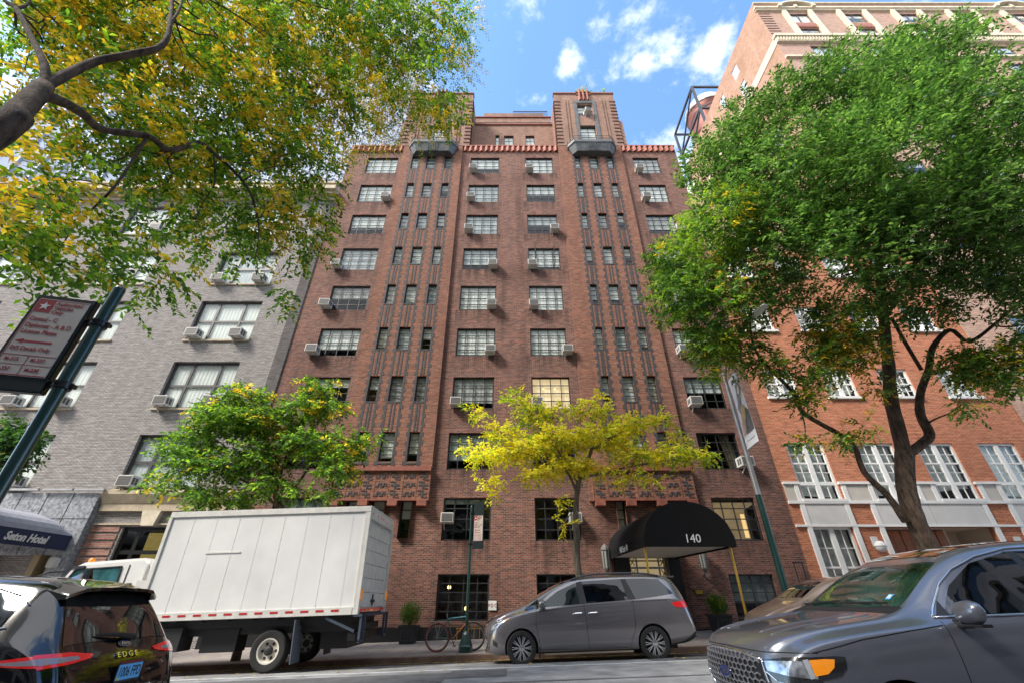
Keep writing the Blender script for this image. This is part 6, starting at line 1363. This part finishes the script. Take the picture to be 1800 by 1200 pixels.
# ---------------------------------------------------------------- parking signs
def sign_pole(x, y, gz_, top, yaw, side, label, sc=1.0, base=True, pz=(0, 0), ff=(.14, .045)):
    root = tag(empty('parking_sign', (x, y, gz_)), label, 'sign', 'green poles with authorised vehicle signs')
    b = MB(); b.tube([(0, 0, 0), (0, 0, top)], .043*sc, 20); b.lathe([(.043*sc, top), (.036*sc, top+.02), (.001, top+.03)], n=20); b.build('pole', M_green, root, smooth=True)
    if base:
        b = MB(); b.lathe([(.20, 0), (.20, .14), (.18, .18), (.10, .42), (.07, .46), (.05, .50)], n=8); b.build('pole_base', M_green, root, bevel=.006)
    pn = empty('sign_panel', (0, 0, 0), yaw, root)
    w, h0, h1 = pz; s_ = side
    x0, x1 = (-w-.08*sc, -.08*sc) if s_ < 0 else (.08*sc, w+.08*sc)
    b = MB(); t = .035*sc
    b.box(x0, x1, -.03*sc, .03*sc, h0, h1); 
    f = b.build('sign_box', mat('sign_box_black', (.012, .022, .024), .35), pn, bevel=.008*sc)
    u = (x1-x0); H = h1-h0
    fb = MB(); fy = -.033*sc; z0, z1 = h0+H*ff[0], h1-H*ff[1]; X0, X1 = x0+u*.075, x1-u*.075
    fb.box(X0, X1, fy-.002, fy+.004, z0, z1); fc = fb.build('sign_face', mat('sign_face_white', (.55, .50, .45), .45, noise=.06), pn)
    mr = mat('sign_dark_red', (.33, .015, .03), .5); FH = z1-z0; FW = X1-X0
    b = MB(); yy = fy-.004
    b.box(X0+FW*.03, X0+FW*.34, yy, fy-.001, z1-FH*.19, z1-FH*.02)
    def hl(a, c, z, t=.006): b.box(a, c, yy, fy-.001, z-FH*t/2, z+FH*t/2)
    hl(X0+FW*.01, X1-FW*.01, z1-FH*.012); hl(X0+.01*FW, X1-.01*FW, z0+FH*.25); hl(X0+.01*FW, X1-.01*FW, z0+FH*.135, .004); hl(X0+.01*FW, X1-.01*FW, z0+FH*.012, .01)
    b.box(X0+FW*.49, X0+FW*.5, yy, fy-.001, z0+FH*.012, z0+FH*.25); b.box(X0+.01*FW, X0+.022*FW, yy, fy-.001, z0, z1)
    az = z0+FH*.42; b.box(X0+FW*.2, X0+FW*.75, yy, fy-.001, az-FH*.012, az+FH*.012); b.add([(X0+FW*.06, yy, az), (X0+FW*.22, yy, az+FH*.03), (X0+FW*.22, yy, az-FH*.03)], [(0, 1, 2)])
    b.build('sign_band', mr, fc)
    b = MB(); cx, cz, r1 = X0+FW*.185, z1-FH*.105, FW*.115; v = []
    for k in range(10): a = math.pi/2+k*math.pi/5; r_ = r1 if k % 2 == 0 else r1*.42; v.append((cx+r_*math.cos(a), yy-.002, cz+r_*math.sin(a)))
    b.add(v+[(cx, yy-.002, cz)], [(k, (k+1) % 10, 10) for k in range(10)]); b.build('star', M_white, fc)
    def tx(s, fx, fz, size, al='LEFT', sx=1): text('lettering', s, FH*size, frame((X0+FW*fx, yy-.0005, z0+FH*fz), (1, 0, 0), (0, 0, 1)), mr, fc, .0006, al, sx, bold=FH*.0012)
    for s, fz in (('Authorized', .945), ('Vehicles', .885), ('Only', .825)): tx(s, .38, fz, .068, sx=.95*FW/FH*1.75)
    for s, fz in (('Consul - C', .715), ('Diplomat - A & D', .63), ('License Plates', .545)): tx(s, .06, fz, .078, sx=.95*FW/FH*1.62)
    tx('D/S Decals Only', .07, .33, .066, sx=.95*FW/FH*1.72)
    for s, fx, fz in (('M-315', .1, .195), ('M-337', .57, .195), ('C-337', .06, .075), ('M-238', .57, .075)): tx(s, fx, fz, .062, sx=FW/FH*1.6)
    for z in (h1-H*.24, h0+H*.10):
        b = MB()
        b.lathe([(.055*sc, z-.03*sc), (.062*sc, z-.025*sc), (.062*sc, z+.025*sc), (.055*sc, z+.03*sc)], n=18)
        b.bar((0, -.0, z), (s_*.11*sc, -.0, z), .03*sc, .05*sc); b.bar((-s_*.085*sc, 0, z), (0, 0, z), .05*sc, .03*sc); b.bar((0, -.085*sc, z), (0, .085*sc, z), .022*sc, .022*sc)
        b.bar((s_*.07*sc, -.05*sc, z+.012), (s_*.07*sc, .05*sc, z+.012), .02*sc, .02*sc)
        b.build('clamp', M_black, pn, bevel=.003)
    return root
sign_pole(-3.83, 3.3, -.05, 4.14, R(14), -1, 'near green pole with a large authorised vehicles sign at the left edge', 1.12, False, (.46, 3.02, 3.96))
sign_pole(-1.31, 14.75, SWZ(-1.31, 14.75), 3.88, R(-12), 1, 'far green sign pole with octagonal base beside the bicycle, authorised vehicles sign', 1.0, True, (.34, 2.62, 4.0), (.16, .30))
# ---------------------------------------------------------------- street lamp and banner
LX, LY = 8.15, 14.7; gz0 = SWZ(LX, LY)
SL = tag(empty('street_lamp', (LX, LY, gz0)), 'tall street lamp, lower half green and upper half silver, with a curved arm', 'street lamp')
b = MB(); b.lathe([(.22, 0), (.17, .5), (.11, .7), (.095, 3.95)], n=12); b.build('lower_pole', M_green, SL)
b = MB(); b.lathe([(.093, 3.95), (.07, 7.0), (.06, 8.55), (.02, 8.6)], n=12); b.build('upper_pole', M_steel, SL)
b = MB(); p_, r_ = smoothpath([(0, 0, 7.9), (0, -.25, 8.5), (.05, -1.1, 9.0), (.1, -2.1, 9.25), (.12, -2.7, 9.2)], [.045, .04, .035, .03, .03]); b.tube(p_, r_, 8); b.build('arm', mat('rusty_arm', (.30, .18, .11), .6), SL, smooth=True)
b = MB(); v = []
for i, (t, w_, h_) in enumerate([(0, .05, .04), (.12, .09, .06), (.35, .15, .085), (.6, .15, .07), (.78, .10, .04), (.82, .02, .01)]): v.append([(.12+w_*math.cos(6.2832*k/12), -2.6-t, 9.2+h_*math.sin(6.2832*k/12)*(1 if math.sin(6.2832*k/12) > 0 else .6)) for k in range(12)])
b.add([q for r_ in v for q in r_], [(i*12+k, i*12+(k+1) % 12, (i+1)*12+(k+1) % 12, (i+1)*12+k) for i in range(5) for k in range(12)]+[tuple(range(12)), tuple(60+k for k in range(12))]); b.build('lamp_head', M_panel, SL, smooth=2)
BN = tag(empty('banner', (LX+.02, LY-.14, gz0), -math.pi/2), 'white advertising banner with a dark arm and gold bracelet picture hung on the street lamp', 'banner')
def bq(u0, u1, z0, z1, off=0, sh0=0, sh1=0): return [(u0, -.18*u0-off, z0), (u1, -.18*u1-off, z0), (u1, -.18*u1-off, z1), (u0, -.18*u0-off, z1)]
b = MB(); n = 8; W_ = .95
for j in range(10):
    for i in range(n):
        z0, z1 = 5.42+2.62*j/10, 5.42+2.62*(j+1)/10; f = lambda u, z: (u, -.12*u+.02*math.sin(z*2+u*3), z)
        b.quad(f(W_*i/n, z0), f(W_*(i+1)/n, z0), f(W_*(i+1)/n, z1), f(W_*i/n, z1))
cl = b.build('banner_cloth', mat('banner_white', (.80, .79, .80), .7), BN, smooth=2)
def shape(name, pts, m, off=.008): b = MB(); b.v = [(u*W_, -.12*u*W_+.02*math.sin((5.42+2.62*v)*2+u*W_*3)-off, 5.42+2.62*v) for u, v in pts]; b.f = [tuple(range(len(pts)))]; b.m = [0]; b.build(name, m, cl)
shape('picture_sleeve', [(.10, .55), (.28, .62), (.5, .84), (.85, .86), (.95, .72), (.62, .6), (.5, .5), (.3, .42)], mat('sleeve_grey', (.30, .26, .25), .8, noise=.5, nscale=3))
shape('picture_sleeve', [(.30, .17), (.98, .17), (.98, .42), (.8, .48), (.55, .40), (.42, .28)], mat('trouser_dark', (.12, .12, .125), .8, noise=.3, nscale=3))
shape('picture_hand', [(.05, .17), (.28, .17), (.5, .36), (.72, .52), (.52, .56), (.32, .5), (.12, .32)], mat('printed_skin', (.55, .36, .27), .7, noise=.2, nscale=4), .012)
shape('picture_bracelet', [(.40, .36), (.55, .34), (.78, .50), (.70, .545), (.5, .47)], mat('printed_gold', (.55, .42, .12), .5), .015)
b = MB(); 
for (u, v0, v1) in ((.28, .885, .935), (.66, .885, .95)): shape('logo', [(u-.03, v0), (u, v0), (u, v1), (u-.03, v1)], mat('ink_dark', (.03, .03, .035), .6), .009)
shape('logo', [(.28, .885), (.63, .885), (.63, .90), (.28, .90)], MATS['ink_dark'], .009); shape('logo', [(.28, .925), (.63, .925), (.63, .94), (.28, .94)], MATS['ink_dark'], .009); shape('logo', [(.36, .906), (.56, .906), (.56, .918), (.36, .918)], MATS['ink_dark'], .009)
shape('small_print', [(.2, .085), (.85, .085), (.85, .09), (.2, .09)], M_acdark, .009)
b = MB()
for z in (5.40, 8.06): b.tube([(-.14, 0, z), (.98, -.12, z)], .018, 6)
b.build('banner_rod', M_steel, BN)
# ---------------------------------------------------------------- bicycle
BK = tag(empty('bicycle', (-2.15, 15.0, SWZ(-2.15, 15.0))), 'bicycle with a red rear tyre and blue top tube locked to the sign pole', 'bicycle')
def ring(b, c, r1, r2, n=32): 
    pts = [(c[0]+r1*math.cos(6.2832*k/n), c[1], c[2]+r1*math.sin(6.2832*k/n)) for k in range(n+1)]; b.tube(pts, r2, 6, cap=False)
rw_, hwz = .335, .35
for x, m in ((0, mat('red_tyre', (.22, .035, .03), .6)), (1.03, M_tyre)):
    b = MB(); ring(b, (x, 0, hwz), rw_, .022); wh = b.build('wheel', m, BK, smooth=True)
    b = MB(); ring(b, (x, 0, hwz), rw_-.03, .010)
    for k in range(24): a = 6.2832*k/24; b.bar((x, 0, hwz), (x+.31*math.cos(a), 0, hwz+.31*math.sin(a)), .0035)
    b.lathe([(.025, -.04), (.025, .04)], (x, 0, hwz), 'Y', 10); b.build('rim', M_steel, wh)
bb, st_, hd, hb = (.44, 0, .30), (.24, 0, .86), (.86, 0, .84), (.88, 0, .72)
b = MB(); b.tube([(.30, 0, .80), hd], .018, 8); b.build('top_tube', mat('bike_blue', (.10, .32, .40), .35, coat=.5), BK, smooth=True)
b = MB(); b.tube([bb, hb], .02, 8); b.build('down_tube', mat('bike_orange', (.55, .16, .05), .35, coat=.5), BK, smooth=True)
b = MB(); b.tube([bb, (.27, 0, .84)], .018, 8); b.tube([(0, .05, hwz), bb], .011, 6); b.tube([(0, .05, hwz), (.30, 0, .80)], .010, 6); b.tube([(0, -.05, hwz), bb], .011, 6); b.tube([(0, -.05, hwz), (.30, 0, .80)], .010, 6); b.build('frame', mat('bike_teal', (.06, .16, .15), .35), BK, smooth=True)
b = MB(); b.tube([(.87, 0, .88), (.88, 0, .70), (.96, .05, .52), (1.03, .05, hwz)], .014, 7); b.tube([(.88, 0, .70), (.96, -.05, .52), (1.03, -.05, hwz)], .014, 7); b.build('fork', M_trim, BK, smooth=True)
b = MB(); b.tube([(.86, -.28, .93), (.90, -.2, .97), (.86, 0, .95), (.90, .2, .97), (.86, .28, .93)], .013, 7); b.tube([(.86, 0, .86), (.86, 0, .95)], .015, 7); b.build('handlebar', M_trim, BK, smooth=True)
b = MB(); b.tube([(.27, 0, .84), (.25, 0, .96)], .014, 7); b.build('seat_post', M_steel, BK); b = MB(); b.lathe([(.005, 0), (.07, .01), (.07, .03), (.02, .05)], (.18, 0, .95), n=14); b.v = [((x-.18)*1.5+.24, y, z) for x, y, z in b.v]; b.bar((.22, 0, .975), (.40, 0, .98), .05, .03); b.build('saddle', M_trim, BK, smooth=True)
b = MB(); b.box(-.22, .26, -.06, .06, .735, .75); 
for s_ in (-.06, .06): b.tube([(0, s_, hwz), (-.08, s_, .735)], .006, 5); b.tube([(0, s_, hwz), (.1, s_, .735)], .006, 5)
b.build('rack', M_steel, BK); b = MB(); ring(b, (.44, -.05, .30), .09, .008, 20); b.bar((.44, -.07, .30), (.50, -.07, .16), .018); b.bar((.44, .07, .30), (.38, .07, .44), .018); b.cbox((.51, -.1, .15), (.09, .07, .02)); b.build('crank', M_trim, BK)
BK.rotation_euler = (R(4), -math.atan(GS), 0)
# ---------------------------------------------------------------- planters
def planter(x, y, w, h, lb, seed, sh, sr):
    z = SWZ(x, y); root = tag(empty('planter', (x, y, z)), lb, 'planter', 'black planters against the brown building')
    b = MB(); a, c = w/2*.80, w/2
    v = [(-a, -a, 0), (a, -a, 0), (a, a, 0), (-a, a, 0), (-c, -c, h-.05), (c, -c, h-.05), (c, c, h-.05), (-c, c, h-.05), (-c-.03, -c-.03, h-.05), (c+.03, -c-.03, h-.05), (c+.03, c+.03, h-.05), (-c-.03, c+.03, h-.05), (-c-.03, -c-.03, h), (c+.03, -c-.03, h), (c+.03, c+.03, h), (-c-.03, c+.03, h), (-c+.03, -c+.03, h), (c-.03, -c+.03, h), (c-.03, c-.03, h), (-c+.03, c-.03, h), (-c+.03, -c+.03, h-.08), (c-.03, -c+.03, h-.08), (c-.03, c-.03, h-.08), (-c+.03, c-.03, h-.08)]
    f = [(3, 2, 1, 0), (20, 21, 22, 23)]
    for l in range(5): f += [(l*4+k, l*4+(k+1) % 4, l*4+4+(k+1) % 4, l*4+4+k) for k in range(4)]
    b.add(v, f); b.build('pot', mat('planter_black', (.03, .032, .035), .45), root)
    b = MB(); q = .72; yy = -c*.9-.012
    for x0, x1, z0, z1 in ((-c*q, c*q, .08, .10), (-c*q, c*q, h-.14, h-.12), (-c*q, -c*q+.02, .10, h-.14), (c*q-.02, c*q, .10, h-.14)): b.box(x0, x1, yy-.02, yy+.05, z0, z1)
    b.build('moulding', mat('planter_edge', (.06, .063, .068), .4), root)
    s = tag(empty('shrub', (x, y, z+h-.06)), lb.replace('square black planter', 'rounded green shrub growing in the planter').split(' with ')[0], 'shrub', 'clipped shrubs in the black planters')
    bb_ = MB()
    r = random.Random(seed)
    for k in range(14): e_ = (r.uniform(-.16, .16), r.uniform(-.16, .16), r.uniform(.3, .55)); bb_.tube([(0, 0, 0), (e_[0]*.4, e_[1]*.4, e_[2]*.5), e_], [.014, .009, .004], 5)
    bb_.build('trunk', M_bark, s); leaves('crown', s, [(0, 0, sh*.5)], np.array([[sr, sr, sh*.55]]), 520, 9, .11, .042, .4, [(.04, .10, .015), (.07, .16, .02), (.12, .20, .03)], Y1, .02, seed, shell=.5, droop=-.9, dirv=(0, 0, .9))
planter(-3.56, 17.75, .60, .52, 'square black planter right of the white truck with a shrub in it', 71, .66, .33)
planter(7.25, 17.75, .62, .50, 'square black planter right of the minivan with a shrub in it', 72, .60, .32)
b = MB(); 
for i in range(9): b.bar((-1.95+i*.2, 18.3, .66), (-1.95+i*.2, 18.3, .30), .02)
b.bar((-2.0, 18.3, .66), (-.3, 18.3, .66), .03); b.tube([(-.72, 18.1, .2), (-.72, 18.1, .72)], .045, 8)
b.v = [(x, y, z) for x, y, z in b.v]
o = b.build('standpipe', M_brass); tag(o, 'brass standpipe and low rail at the foot of the wall behind the bicycle', 'standpipe')
# ---------------------------------------------------------------- the houses across the street, behind the camera: seen only in reflections
OP = tag(empty('opposite_building'), 'pale brick building on the near side of the street, behind the camera', 'building')
YB = -8.0; HB_ = 29
b = MB(); hs = [(-48+5.2*i, -43.8+5.2*i, 2.2+3.3*k, 4.2+3.3*k) for i in range(18) for k in range(8)]
wall(b, -50, 50, -3, HB_, YB, hs, -.25); b.quad((-50, YB, HB_), (50, YB, HB_), (50, YB-12, HB_), (-50, YB-12, HB_)); b.build('wall', mat('pale_render', (.62, .58, .52), .8, noise=.2, nscale=1), OP)
MB().quad((-50, YB-.25, -3), (50, YB-.25, -3), (50, YB-.25, HB_-.1), (-50, YB-.25, HB_-.1)).build('pane', mat('far_pane', (.04, .05, .055), .1), OP)
# warm lamps glowing inside the ground-floor windows
for i, (x, z) in enumerate(((-2.45, 1.95), (-1.75, 1.25))):
    o = MB().lathe([(.01, -.07), (.06, -.04), (.07, 0), (.05, .05), (.01, .07)], (x, 19.2, z), n=10).build('room_lamp', mat('lamp_glow', (.9, .6, .2), .5, emit=(1, .62, .2), es=2.5)); tag(o, ('upper small glowing lamp', 'lower small glowing lamp')[i]+' inside the ground floor window behind the bicycle', 'lamp')
for i, (x, z) in enumerate(((1.5, FT[3]-.55), (2.05, FT[3]-.55))):
    o = MB().lathe([(.01, -.06), (.07, 0), (.01, .06)], (x, 18.72, z), n=10).build('room_lamp', MATS['lamp_glow']); tag(o, ('left', 'right')[i]+' glowing lamp in the lit fourth-floor window above the yellow tree', 'lamp')
